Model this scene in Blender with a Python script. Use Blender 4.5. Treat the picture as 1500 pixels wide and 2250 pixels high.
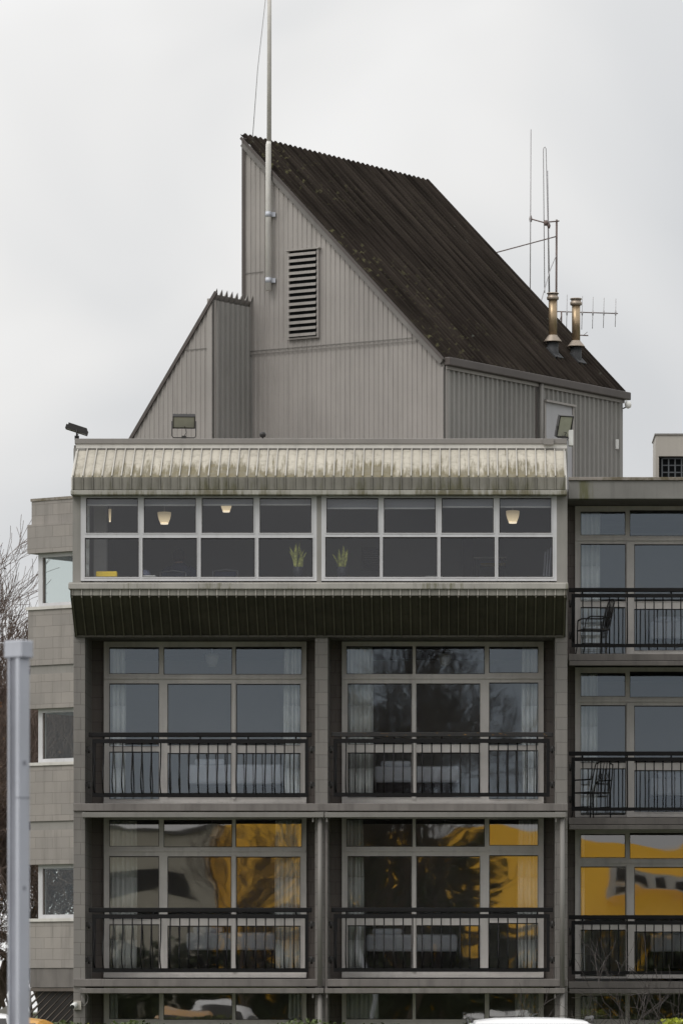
import bpy, bmesh, math, random
from mathutils import Vector, Matrix
for o in list(bpy.data.objects): bpy.data.objects.remove(o, do_unlink=True)
S = bpy.context.scene
COL = S.collection
R = math.radians
# ------------------------------------------------------------------ camera
F, PX, PY, CZ, CY = 11000.0, 1030.0, 2195.0, 1.7, -80.0     # focal length in photo pixels, principal point, camera height / position
cam_d = bpy.data.cameras.new('camera'); cam = bpy.data.objects.new('camera', cam_d); COL.objects.link(cam)
cam.location = (0, CY, CZ); cam.rotation_euler = (R(90), 0, 0)
cam_d.sensor_fit = 'HORIZONTAL'; cam_d.sensor_width = 36; cam_d.lens = 36*F/1500
cam_d.shift_x = (750-PX)/1500; cam_d.shift_y = (PY-1125)/1500
cam_d.clip_start = 0.5; cam_d.clip_end = 3000
cam_d.dof.use_dof = True; cam_d.dof.focus_distance = 80; cam_d.dof.aperture_fstop = 8.0
S.camera = cam
# ------------------------------------------------------------------ world, sun, exposure
SUN_EL, SUN_AZ = 48, 222          # azimuth clockwise from +Y (north): light from the left and in front of the facade
W = bpy.data.worlds.new('World'); S.world = W; W.use_nodes = True
nt = W.node_tree; nt.nodes.clear()
def N(t, nt=nt, **k):
    n = nt.nodes.new(t)
    for a, b in k.items(): setattr(n, a, b)
    return n
out = N('ShaderNodeOutputWorld'); bg = N('ShaderNodeBackground'); bg.inputs['Strength'].default_value = 0.1
sky = N('ShaderNodeTexSky', sky_type='NISHITA'); sky.sun_disc = False
sky.sun_elevation = R(SUN_EL); sky.sun_rotation = R(SUN_AZ); sky.air_density = 1.5; sky.dust_density = 3
tc = N('ShaderNodeTexCoord'); sep = N('ShaderNodeSeparateXYZ')
nt.links.new(tc.outputs['Generated'], sep.inputs[0])
def math_n(op, a, b=None, nt=nt, clamp=False):
    n = nt.nodes.new('ShaderNodeMath'); n.operation = op; n.use_clamp = clamp
    for i, v in enumerate((a, b)):
        if v is None: continue
        if isinstance(v, (int, float)): n.inputs[i].default_value = v
        else: nt.links.new(v, n.inputs[i])
    return n.outputs[0]
mp = N('ShaderNodeMapping'); mp.inputs['Scale'].default_value = (1.0, 1.0, 1.7); mp.inputs['Rotation'].default_value = (0, R(25), 0); mp.inputs['Location'].default_value = (3.1, 0.4, 1.9)
nt.links.new(tc.outputs['Generated'], mp.inputs[0])
n1 = N('ShaderNodeTexNoise'); n1.inputs['Scale'].default_value = 7.5; n1.inputs['Detail'].default_value = 3; n1.inputs['Roughness'].default_value = 0.45; n1.inputs['Distortion'].default_value = 0.6
nt.links.new(mp.outputs[0], n1.inputs['Vector'])
# cloud deck: brightest low on the left and overhead, greyer in the middle right
cl = math_n('MULTIPLY', math_n('SUBTRACT', n1.outputs['Fac'], 0.5), 7.5)
lx = math_n('MULTIPLY', sep.outputs['X'], -17)
lx = math_n('MINIMUM', math_n('MAXIMUM', lx, -1.1), 2.0)
dz = math_n('ABSOLUTE', math_n('SUBTRACT', sep.outputs['Z'], 0.115))
lz = math_n('MINIMUM', math_n('MULTIPLY', dz, 15.0), 1.6)
br = math_n('ADD', math_n('ADD', cl, lx), math_n('ADD', lz, 6.85))
zen = math_n('MULTIPLY', math_n('POWER', math_n('MAXIMUM', sep.outputs['Z'], 0.0), 1.5), 6.0)
br = math_n('ADD', br, zen)
cc = N('ShaderNodeMix', data_type='RGBA'); cc.blend_type = 'MULTIPLY'; cc.inputs[0].default_value = 1
tint = N('ShaderNodeMix', data_type='RGBA'); tint.inputs[6].default_value = (0.955, 0.985, 1.03, 1); tint.inputs[7].default_value = (1, 0.995, 0.99, 1)
nt.links.new(math_n('MULTIPLY', math_n('SUBTRACT', br, 6.0), 0.4, clamp=True), tint.inputs[0])
nt.links.new(tint.outputs[2], cc.inputs[6])
comb = N('ShaderNodeCombineXYZ')
for i in range(3): nt.links.new(br, comb.inputs[i])
nt.links.new(comb.outputs[0], cc.inputs[7])
mx = N('ShaderNodeMix', data_type='RGBA'); mx.inputs[0].default_value = 0.96
nt.links.new(sky.outputs[0], mx.inputs[6]); nt.links.new(cc.outputs[2], mx.inputs[7])
nt.links.new(mx.outputs[2], bg.inputs['Color']); nt.links.new(bg.outputs[0], out.inputs[0])
sd = bpy.data.lights.new('sun', 'SUN'); sd.energy = 1.1; sd.angle = R(25); sd.color = (1, 0.97, 0.93)
sun = bpy.data.objects.new('sun', sd); COL.objects.link(sun)
a, e = R(SUN_AZ), R(SUN_EL)
sdir = Vector((math.sin(a)*math.cos(e), math.cos(a)*math.cos(e), math.sin(e)))
sun.location = sdir*60; sun.rotation_euler = sdir.to_track_quat('Z', 'Y').to_euler()
S.view_settings.view_transform = 'Standard'; S.view_settings.look = 'None'; S.view_settings.exposure = 0; S.view_settings.gamma = 1
S.render.engine = 'CYCLES'
try: S.cycles.transparent_max_bounces = 16; S.cycles.max_bounces = 8
except Exception: pass
# ------------------------------------------------------------------ materials
def rgba(c): return (c[0], c[1], c[2], 1)
MATS = {}
def new_mat(name):
    m = bpy.data.materials.new(name); m.use_nodes = True; m.node_tree.nodes.clear(); MATS[name] = m
    return m, m.node_tree
def noise(t, vec, scale, detail=4, rough=0.55):
    n = t.nodes.new('ShaderNodeTexNoise'); n.inputs['Scale'].default_value = scale; n.inputs['Detail'].default_value = detail; n.inputs['Roughness'].default_value = rough
    t.links.new(vec, n.inputs['Vector']); return n.outputs['Fac']
def ramp(t, fac, p0, p1):
    n = t.nodes.new('ShaderNodeMapRange'); n.inputs['From Min'].default_value = p0; n.inputs['From Max'].default_value = p1; n.clamp = True
    t.links.new(fac, n.inputs['Value']); return n.outputs[0]
def mixc(t, fac, a, b, blend='MIX'):
    n = t.nodes.new('ShaderNodeMix'); n.data_type = 'RGBA'; n.blend_type = blend
    if isinstance(fac, (int, float)): n.inputs[0].default_value = fac
    else: t.links.new(fac, n.inputs[0])
    for i, v in ((6, a), (7, b)):
        if isinstance(v, tuple): n.inputs[i].default_value = rgba(v)
        else: t.links.new(v, n.inputs[i])
    return n.outputs[2]
def scaled(t, vec, s):
    m = t.nodes.new('ShaderNodeMapping'); m.inputs['Scale'].default_value = s; t.links.new(vec, m.inputs[0]); return m.outputs[0]
def paint(name, c, rough=0.7, var=0.18, scale=1.3, streak=0.25, bump=0.15, bscale=60, metal=0.0, stain=None, stain_c=(0.09, 0.085, 0.03), emit=None, spec=0.4, extra=None):
    """painted surface: broad colour drift, vertical grime streaks, fine speckle, optional stain mask"""
    m, t = new_mat(name)
    o = t.nodes.new('ShaderNodeOutputMaterial'); p = t.nodes.new('ShaderNodeBsdfPrincipled'); t.links.new(p.outputs[0], o.inputs[0])
    g = t.nodes.new('ShaderNodeNewGeometry').outputs['Position']
    d = tuple(x*(1-var) for x in c); l = tuple(min(1, x*(1+var*0.5)) for x in c)
    col = mixc(t, ramp(t, noise(t, g, scale), 0.3, 0.7), d, l)
    if streak:
        s = noise(t, scaled(t, g, (9, 9, 0.7)), 1.0, 5, 0.6)
        col = mixc(t, math_n('MULTIPLY', ramp(t, s, 0.5, 0.75), streak, t), col, tuple(x*0.45 for x in c))
    sp = noise(t, g, 35, 2)
    col = mixc(t, math_n('MULTIPLY', ramp(t, sp, 0.6, 0.8), 0.25, t), col, tuple(x*0.6 for x in c))
    if stain:                                    # (z_low, z_high, threshold): biological growth that starts at z_low
        z0, z1, th = stain
        sx = t.nodes.new('ShaderNodeSeparateXYZ'); t.links.new(g, sx.inputs[0])
        grad = ramp(t, sx.outputs['Z'], z1, z0)
        nn = noise(t, scaled(t, g, (9, 0.8, 1.0)), 2.0, 6, 0.65)
        nn2 = noise(t, scaled(t, g, (1.0, 1.0, 0.2)), 1.1, 2, 0.5)
        mk = math_n('MULTIPLY', math_n('ADD', math_n('MULTIPLY', grad, 0.42, t), nn, t), math_n('ADD', nn2, 0.5, t), t)
        mk = ramp(t, mk, th, th+0.2)
        sc = mixc(t, ramp(t, noise(t, g, 7, 3), 0.4, 0.6), stain_c, tuple(x*0.75+0.05 for x in stain_c))
        col = mixc(t, math_n('MULTIPLY', mk, 0.8, t), col, sc)
    if extra: col = extra(t, g, col)
    t.links.new(col, p.inputs['Base Color'])
    p.inputs['Roughness'].default_value = rough; p.inputs['Metallic'].default_value = metal; p.inputs['Specular IOR Level'].default_value = spec
    if bump:
        b = t.nodes.new('ShaderNodeBump'); b.inputs['Strength'].default_value = bump; b.inputs['Distance'].default_value = 0.004
        t.links.new(noise(t, g, bscale, 3), b.inputs['Height']); t.links.new(b.outputs[0], p.inputs['Normal'])
    if emit:
        p.inputs['Emission Color'].default_value = rgba(emit[0]); p.inputs['Emission Strength'].default_value = emit[1]
        if len(emit) > 2:      # translucent shade: the bulb sits low, the rim stays dim
            gz = t.nodes.new('ShaderNodeTexCoord'); sz = t.nodes.new('ShaderNodeSeparateXYZ'); t.links.new(gz.outputs['Generated'], sz.inputs[0])
            mr = t.nodes.new('ShaderNodeMapRange'); mr.inputs['From Min'].default_value = 0.05; mr.inputs['From Max'].default_value = 0.85; mr.inputs['To Min'].default_value = emit[1]; mr.inputs['To Max'].default_value = emit[2]; t.links.new(sz.outputs['Z'], mr.inputs['Value']); t.links.new(mr.outputs[0], p.inputs['Emission Strength'])
    return m
def block_mat(name, c, ux=1.0, uy=1.0, off=0.0, zoff=0.0, mort=0.62):
    """painted concrete block: 0.4 x 0.2 m blocks with tooled joints"""
    m, t = new_mat(name)
    o = t.nodes.new('ShaderNodeOutputMaterial'); p = t.nodes.new('ShaderNodeBsdfPrincipled'); t.links.new(p.outputs[0], o.inputs[0])
    g = t.nodes.new('ShaderNodeNewGeometry').outputs['Position']
    s = t.nodes.new('ShaderNodeSeparateXYZ'); t.links.new(g, s.inputs[0])
    u = math_n('ADD', math_n('ADD', math_n('MULTIPLY', s.outputs[0], ux, t), math_n('MULTIPLY', s.outputs[1], uy, t), t), off, t)
    cb = t.nodes.new('ShaderNodeCombineXYZ'); t.links.new(u, cb.inputs[0]); t.links.new(math_n('ADD', s.outputs[2], zoff, t), cb.inputs[1])
    wob = t.nodes.new('ShaderNodeVectorMath'); wob.operation = 'ADD'
    wn = t.nodes.new('ShaderNodeTexNoise'); wn.inputs['Scale'].default_value = 4; t.links.new(g, wn.inputs['Vector'])
    ws = t.nodes.new('ShaderNodeVectorMath'); ws.operation = 'SCALE'; ws.inputs['Scale'].default_value = 0.006; t.links.new(wn.outputs['Color'], ws.inputs[0])
    t.links.new(cb.outputs[0], wob.inputs[0]); t.links.new(ws.outputs[0], wob.inputs[1])
    def brick(msz, smooth):
        b = t.nodes.new('ShaderNodeTexBrick'); b.offset = 0.5; b.offset_frequency = 2
        b.inputs['Scale'].default_value = 1; b.inputs['Brick Width'].default_value = 0.4; b.inputs['Row Height'].default_value = 0.2
        b.inputs['Mortar Size'].default_value = msz; b.inputs['Mortar Smooth'].default_value = smooth
        b.inputs['Color1'].default_value = (0.93, 0.93, 0.93, 1); b.inputs['Color2'].default_value = (1.04, 1.03, 1.02, 1); b.inputs['Mortar'].default_value = (mort, mort*0.98, mort*0.96, 1)
        t.links.new(wob.outputs[0], b.inputs['Vector']); return b
    b = brick(0.005, 0.3)
    base = mixc(t, ramp(t, noise(t, g, 0.9), 0.3, 0.7), tuple(x*0.86 for x in c), tuple(x*1.06 for x in c))
    st = noise(t, scaled(t, g, (6, 6, 0.5)), 1.0, 5, 0.6)
    base = mixc(t, math_n('MULTIPLY', ramp(t, st, 0.5, 0.75), 0.5, t), base, tuple(x*0.5 for x in c))
    col = mixc(t, 1.0, base, b.outputs['Color'], 'MULTIPLY')
    # pale knocks along edges and joints where the paint has chipped
    ch = noise(t, g, 26, 2)
    col = mixc(t, math_n('MULTIPLY', ramp(t, ch, 0.74, 0.78), 0.35, t), col, (0.5, 0.48, 0.45))
    t.links.new(col, p.inputs['Base Color']); p.inputs['Roughness'].default_value = 0.75
    bp = t.nodes.new('ShaderNodeBump'); bp.inputs['Strength'].default_value = 0.5; bp.inputs['Distance'].default_value = 0.006
    h = math_n('SUBTRACT', math_n('MULTIPLY', noise(t, g, 50, 3), 0.3, t), b.outputs['Fac'], t)
    t.links.new(h, bp.inputs['Height']); t.links.new(bp.outputs[0], p.inputs['Normal'])
    return m
def glass(name, wave, wscale, ior=2.12, tintc=(0.97, 0.975, 0.98), gc=(0.78, 0.89, 1, 1)):
    m, t = new_mat(name)
    o = t.nodes.new('ShaderNodeOutputMaterial'); mi = t.nodes.new('ShaderNodeMixShader'); tr = t.nodes.new('ShaderNodeBsdfTransparent'); gl = t.nodes.new('ShaderNodeBsdfGlossy')
    tr.inputs[0].default_value = rgba(tintc); gl.inputs['Roughness'].default_value = 0.012; gl.inputs['Color'].default_value = gc
    fr = t.nodes.new('ShaderNodeFresnel'); fr.inputs['IOR'].default_value = ior
    g = t.nodes.new('ShaderNodeNewGeometry').outputs['Position']
    bp = t.nodes.new('ShaderNodeBump'); bp.inputs['Strength'].default_value = 1; bp.inputs['Distance'].default_value = wave
    h = math_n('ADD', noise(t, scaled(t, g, (1, 1, 1.25)), wscale, 1, 0.4), math_n('MULTIPLY', noise(t, scaled(t, g, (1.3, 1, 2.6)), wscale*2.6, 1, 0.4), 0.05, t), t)
    t.links.new(h, bp.inputs['Height']); t.links.new(bp.outputs[0], gl.inputs['Normal'])
    bf = t.nodes.new('ShaderNodeNewGeometry').outputs['Backfacing']; t.links.new(math_n('MULTIPLY', fr.outputs[0], math_n('SUBTRACT', 1.0, bf, t), t), mi.inputs[0]); t.links.new(tr.outputs[0], mi.inputs[1]); t.links.new(gl.outputs[0], mi.inputs[2]); t.links.new(mi.outputs[0], o.inputs[0])
    return m
def roof_lichen(t, g, col):
    """moss and lichen gathered along the left rake, and long streaks running down the slope"""
    def dot(v):
        n = t.nodes.new('ShaderNodeVectorMath'); n.operation = 'DOT_PRODUCT'; t.links.new(g, n.inputs[0]); n.inputs[1].default_value = v; return n.outputs['Value']
    a_, b_ = dot((0.541, 0.841, 0.0)), dot((-0.603, 0.377, 0.705))
    cv = t.nodes.new('ShaderNodeCombineXYZ'); t.links.new(a_, cv.inputs[0]); t.links.new(b_, cv.inputs[1]); uv = cv.outputs[0]
    st = noise(t, scaled(t, uv, (6.5, 0.35, 1)), 1.0, 4, 0.6)
    c2 = mixc(t, ramp(t, st, 0.42, 0.72), col, (0.052, 0.043, 0.036))
    st2 = noise(t, scaled(t, uv, (4.2, 0.8, 1)), 1.3, 5, 0.65)
    c2 = mixc(t, math_n('MULTIPLY', ramp(t, st2, 0.66, 0.74), 0.4, t), c2, (0.10, 0.092, 0.08))
    edge = ramp(t, a_, 6.6, 3.9)           # distance from the left rake
    blot = ramp(t, noise(t, uv, 0.8, 3, 0.6), 0.42, 0.62)
    spot = ramp(t, noise(t, uv, 7.5, 4, 0.65), 0.56, 0.66)
    f = math_n('MULTIPLY', math_n('MULTIPLY', spot, blot, t), math_n('ADD', math_n('MULTIPLY', edge, 0.75, t), 0.08, t), t)
    c2 = mixc(t, f, c2, (0.15, 0.145, 0.075))
    vo = t.nodes.new('ShaderNodeTexVoronoi'); vo.inputs['Scale'].default_value = 1.9; t.links.new(uv, vo.inputs['Vector'])
    return mixc(t, math_n('MULTIPLY', ramp(t, vo.outputs['Distance'], 0.06, 0.03), 0.35, t), c2, (0.17, 0.18, 0.16))
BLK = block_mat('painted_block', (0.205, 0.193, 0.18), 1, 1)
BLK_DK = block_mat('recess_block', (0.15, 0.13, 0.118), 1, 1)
BLK_ST = block_mat('stair_block_paint', (0.30, 0.278, 0.256), 1.2231, 0.0, 0.13, 0.0, 0.72)
CONC = paint('slab_paint', (0.18, 0.165, 0.153), 0.75, 0.25, 1.7, 0.6)
CONC_L = paint('band_paint', (0.37, 0.355, 0.325), 0.7, 0.2, 2.0, 0.3, stain=(8.3, 8.75, 0.98))
CONC_M = paint('header_band_paint', (0.36, 0.35, 0.31), 0.7, 0.2, 2.0, 0.4, stain=(9.6, 9.95, 0.74), stain_c=(0.1, 0.085, 0.03))
def drip(t, g, col):
    sx = t.nodes.new('ShaderNodeSeparateXYZ'); t.links.new(g, sx.inputs[0])
    a_ = ramp(t, math_n('ABSOLUTE', math_n('SUBTRACT', sx.outputs[0], 1.98, t), None, t), 0.28, 0.02)
    b_ = noise(t, scaled(t, g, (9, 1, 1.2)), 1.6, 4)
    return mixc(t, math_n('MULTIPLY', ramp(t, math_n('MULTIPLY', a_, b_, t), 0.28, 0.5), 0.8, t), col, (0.1, 0.1, 0.035))
CONC_W = paint('wing_fascia_paint', (0.21, 0.205, 0.19), 0.7, 0.15, 1.2, 0.4, extra=drip)
WALL = paint('render_paint', (0.26, 0.25, 0.23), 0.7, 0.12, 1.5, 0.25)
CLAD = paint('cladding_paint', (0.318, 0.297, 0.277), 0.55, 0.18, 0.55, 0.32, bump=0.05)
CLAD_S = paint('side_cladding_shaded', (0.27, 0.262, 0.246), 0.55, 0.12, 0.7, 0.3, bump=0.05)  # darker copy of the cladding paint, side faces carry shade in their colour
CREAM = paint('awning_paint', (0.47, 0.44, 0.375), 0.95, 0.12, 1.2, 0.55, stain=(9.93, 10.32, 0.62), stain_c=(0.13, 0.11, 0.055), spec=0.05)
SKIRT = paint('skirt_paint_shaded', (0.215, 0.205, 0.175), 0.65, 0.2, 1.5, 0.5, stain=(9.7, 10.2, 0.80), stain_c=(0.09, 0.085, 0.04))  # darker than the awning: shade of the upright face put into the colour
WHITE = paint('flashing_white', (0.6, 0.58, 0.54), 0.6, 0.1, 2, 0.25)
SEAM = paint('seam_paint', (0.42, 0.4, 0.36), 0.6, 0.15, 3, 0.2)
FLARE_R = paint('flare_rib_paint', (0.15, 0.14, 0.11), 0.6, 0.3, 1.5, 0.5)
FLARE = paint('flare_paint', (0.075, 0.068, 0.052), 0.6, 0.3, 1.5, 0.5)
FLARE_S = paint('flare_strip_paint', (0.25, 0.24, 0.21), 0.6, 0.2, 1.5, 0.5)
TRIM = paint('brown_trim', (0.085, 0.072, 0.066), 0.5, 0.15, 2, 0.2)
TRIM2 = paint('grey_trim', (0.16, 0.15, 0.14), 0.5, 0.2, 2, 0.2)
CAPM = paint('cap_flashing', (0.24, 0.225, 0.21), 0.5, 0.15, 1, 0.15)
ROOF = paint('roof_sheet', (0.02, 0.0165, 0.014), 1.0, 0.35, 0.9, 0, bump=0.3, extra=roof_lichen, spec=0.02)
ALU = paint('aluminium_frame', (0.56, 0.56, 0.57), 0.4, 0.08, 2, 0.2, bump=0.02)
ALU_D = paint('bedroom_frame', (0.66, 0.63, 0.60), 0.45, 0.12, 2, 0.3, bump=0.02)
GASK = paint('gasket', (0.03, 0.026, 0.024), 0.6, 0.1, 2, 0, bump=0)
RAIL = paint('railing_paint', (0.009, 0.0085, 0.009), 0.5, 0.2, 3, 0, bump=0.05, spec=0.2)
def lich(t, g, col):
    return mixc(t, ramp(t, noise(t, scaled(t, g, (1, 1, 2)), 11, 5, 0.7), 0.6, 0.66), col, (0.24, 0.12, 0.025))
RAIL_L = paint('lichened_rail', (0.02, 0.019, 0.019), 0.5, 0.2, 3, 0, bump=0.1, extra=lich)
DARK = paint('dark_metal', (0.03, 0.028, 0.027), 0.4, 0.2, 3, 0, bump=0)
PIPE = paint('pipe_paint', (0.21, 0.2, 0.185), 0.5, 0.1, 2, 0.3, bump=0.03)
GLASS = glass('window_glass', 0.0013, 1.0)
GLASS_W = glass('wavy_window_glass', 0.0085, 0.42, 2.62, gc=(1, 0.98, 0.96, 1))
GLASS_C = glass('clear_stair_glass', 0.001, 1.0, 1.5, (0.93, 0.95, 0.94))
GLASS_L = glass('lounge_glass', 0.001, 0.8, 1.7, gc=(0.96, 0.96, 1, 1))
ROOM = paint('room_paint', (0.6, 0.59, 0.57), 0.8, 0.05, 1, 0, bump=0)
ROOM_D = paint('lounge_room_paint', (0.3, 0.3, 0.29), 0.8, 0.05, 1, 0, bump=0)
CARPET = paint('carpet', (0.1, 0.09, 0.09), 0.95, 0.2, 3, 0)
CURT = paint('curtain_cloth', (0.88, 0.9, 0.87), 0.9, 0.08, 2, 0.1, bump=0)
DUVET = paint('duvet_cloth', (0.88, 0.91, 0.97), 0.9, 0.05, 4, 0)
BEDB = paint('bed_base_cloth', (0.05, 0.045, 0.05), 0.9, 0.1, 4, 0)
FLUE = paint('weathered_flue', (0.42, 0.315, 0.2), 0.35, 0.35, 3, 0.6, metal=0.55, bump=0.05)
FLUE2 = paint('flue_cowl_metal', (0.38, 0.32, 0.26), 0.4, 0.25, 5, 0.4, metal=0.4)
BOOT = paint('rubber_boot', (0.05, 0.052, 0.055), 0.7, 0.2, 4, 0.1)
RUST = paint('antenna_metal', (0.16, 0.12, 0.11), 0.5, 0.3, 6, 0)
RODM = paint('antenna_rod', (0.42, 0.41, 0.42), 0.4, 0.1, 6, 0)
POLEW = paint('white_pole_paint', (0.72, 0.7, 0.66), 0.5, 0.12, 3, 0.3)
POLEG = paint('grey_pole_paint', (0.68, 0.65, 0.61), 0.5, 0.15, 3, 0.2)
GALV = paint('galvanised_post', (0.5, 0.52, 0.57), 0.45, 0.12, 2, 0.4, metal=0.2, bump=0.02)
GALV_D = paint('post_channel', (0.3, 0.31, 0.35), 0.35, 0.35, 1.6, 0.5, metal=0.3, bump=0.02)
BARK = paint('bark', (0.115, 0.085, 0.065), 0.9, 0.3, 3, 0, bump=0.4, bscale=30)
TWIG = paint('twig_bark', (0.15, 0.11, 0.09), 0.9, 0.3, 3, 0, bump=0)
TWIG_P = paint('pale_twig_bark', (0.075, 0.065, 0.06), 0.9, 0.3, 3, 0, bump=0)
LEAFO = paint('orange_leaf', (0.3, 0.12, 0.025), 0.7, 0.5, 2, 0, bump=0)
LEAFB = paint('brown_leaf', (0.12, 0.075, 0.045), 0.8, 0.5, 2, 0, bump=0)
LEAFG = paint('yellow_green_leaf', (0.32, 0.36, 0.03), 0.6, 0.4, 8, 0, bump=0)
LEAFH = paint('hedge_leaf', (0.045, 0.06, 0.018), 0.7, 0.5, 2, 0, bump=0)
LEAFH2 = paint('clipped_hedge_leaf', (0.06, 0.085, 0.018), 0.6, 0.6, 6, 0, bump=0)
ASPH = paint('asphalt', (0.05, 0.05, 0.052), 0.9, 0.25, 0.6, 0, bump=0.5)
GRND = paint('rough_grass_ground', (0.07, 0.085, 0.035), 0.95, 0.4, 0.4, 0, bump=0.5, bscale=20)
YEL = paint('yellow_cladding', (1.0, 0.52, 0.004), 0.5, 0.1, 0.2, 0.15)
BEIGE = paint('beige_render', (0.75, 0.7, 0.58), 0.8, 0.12, 0.3, 0.3)
PLANT = paint('plant_room_panel', (0.46, 0.43, 0.385), 0.6, 0.06, 1, 0.15)
TIMB = paint('stained_timber', (0.13, 0.11, 0.095), 0.8, 0.25, 3, 0.3)
LAMPG = paint('lamp_shade_glow', (0.85, 0.78, 0.62), 0.5, 0.02, 3, 0, bump=0, emit=((1.0, 0.80, 0.5), 0.62, 0.2))
LAMPH = paint('lamp_rim_glow', (0.85, 0.78, 0.62), 0.5, 0.02, 3, 0, bump=0, emit=((1.0, 0.85, 0.62), 0.95))
SHADE = paint('unlit_lamp_shade', (0.75, 0.74, 0.7), 0.8, 0.05, 3, 0)
BLIND = paint('blind_fabric', (0.27, 0.28, 0.31), 0.9, 0.05, 3, 0, bump=0)
YBOX = paint('yellow_box_card', (0.98, 0.68, 0.02), 0.4, 0.08, 6, 0)
NAVY = paint('navy_cloth', (0.06, 0.07, 0.13), 0.9, 0.1, 6, 0)
CHAIRF = paint('chair_frame_grey', (0.33, 0.34, 0.38), 0.4, 0.1, 6, 0)
SKIN = paint('skin', (0.45, 0.27, 0.2), 0.55, 0.08, 6, 0, bump=0)
HAIR = paint('dark_hair', (0.04, 0.03, 0.025), 0.6, 0.2, 20, 0)
PLEAF = paint('snake_plant_leaf', (0.42, 0.44, 0.11), 0.5, 0.6, 25, 0)
POT = paint('dark_pot', (0.04, 0.042, 0.05), 0.5, 0.1, 6, 0)
CARW = paint('white_car_paint', (0.8, 0.8, 0.8), 0.25, 0.02, 2, 0, bump=0)
CARO = paint('orange_car_paint', (0.62, 0.3, 0.03), 0.25, 0.02, 2, 0, bump=0)
TYRE = paint('tyre_rubber', (0.02, 0.02, 0.02), 0.8, 0.1, 8, 0)
RIMM = paint('wheel_rim_metal', (0.5, 0.5, 0.5), 0.3, 0.1, 8, 0, metal=0.8)
LENS = paint('lamp_lens', (0.7, 0.7, 0.68), 0.15, 0.05, 8, 0, bump=0)
LENSR = paint('red_lens', (0.35, 0.02, 0.02), 0.2, 0.05, 8, 0, bump=0)
FLOODG = paint('floodlight_glass', (0.42, 0.42, 0.34), 0.25, 0.1, 8, 0, bump=0)
WPLAS = paint('white_plastic', (0.75, 0.75, 0.72), 0.4, 0.05, 8, 0)
MESHM = paint('vent_mesh_metal', (0.11, 0.12, 0.13), 0.5, 0.1, 8, 0)
BLACKV = paint('vent_void', (0.008, 0.01, 0.012), 0.9, 0.1, 8, 0)
DOORP = paint('door_paint', (0.4, 0.4, 0.41), 0.5, 0.06, 2, 0.1)
OCHRE = paint('ochre_cloth', (0.4, 0.3, 0.12), 0.9, 0.1, 6, 0)
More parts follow.
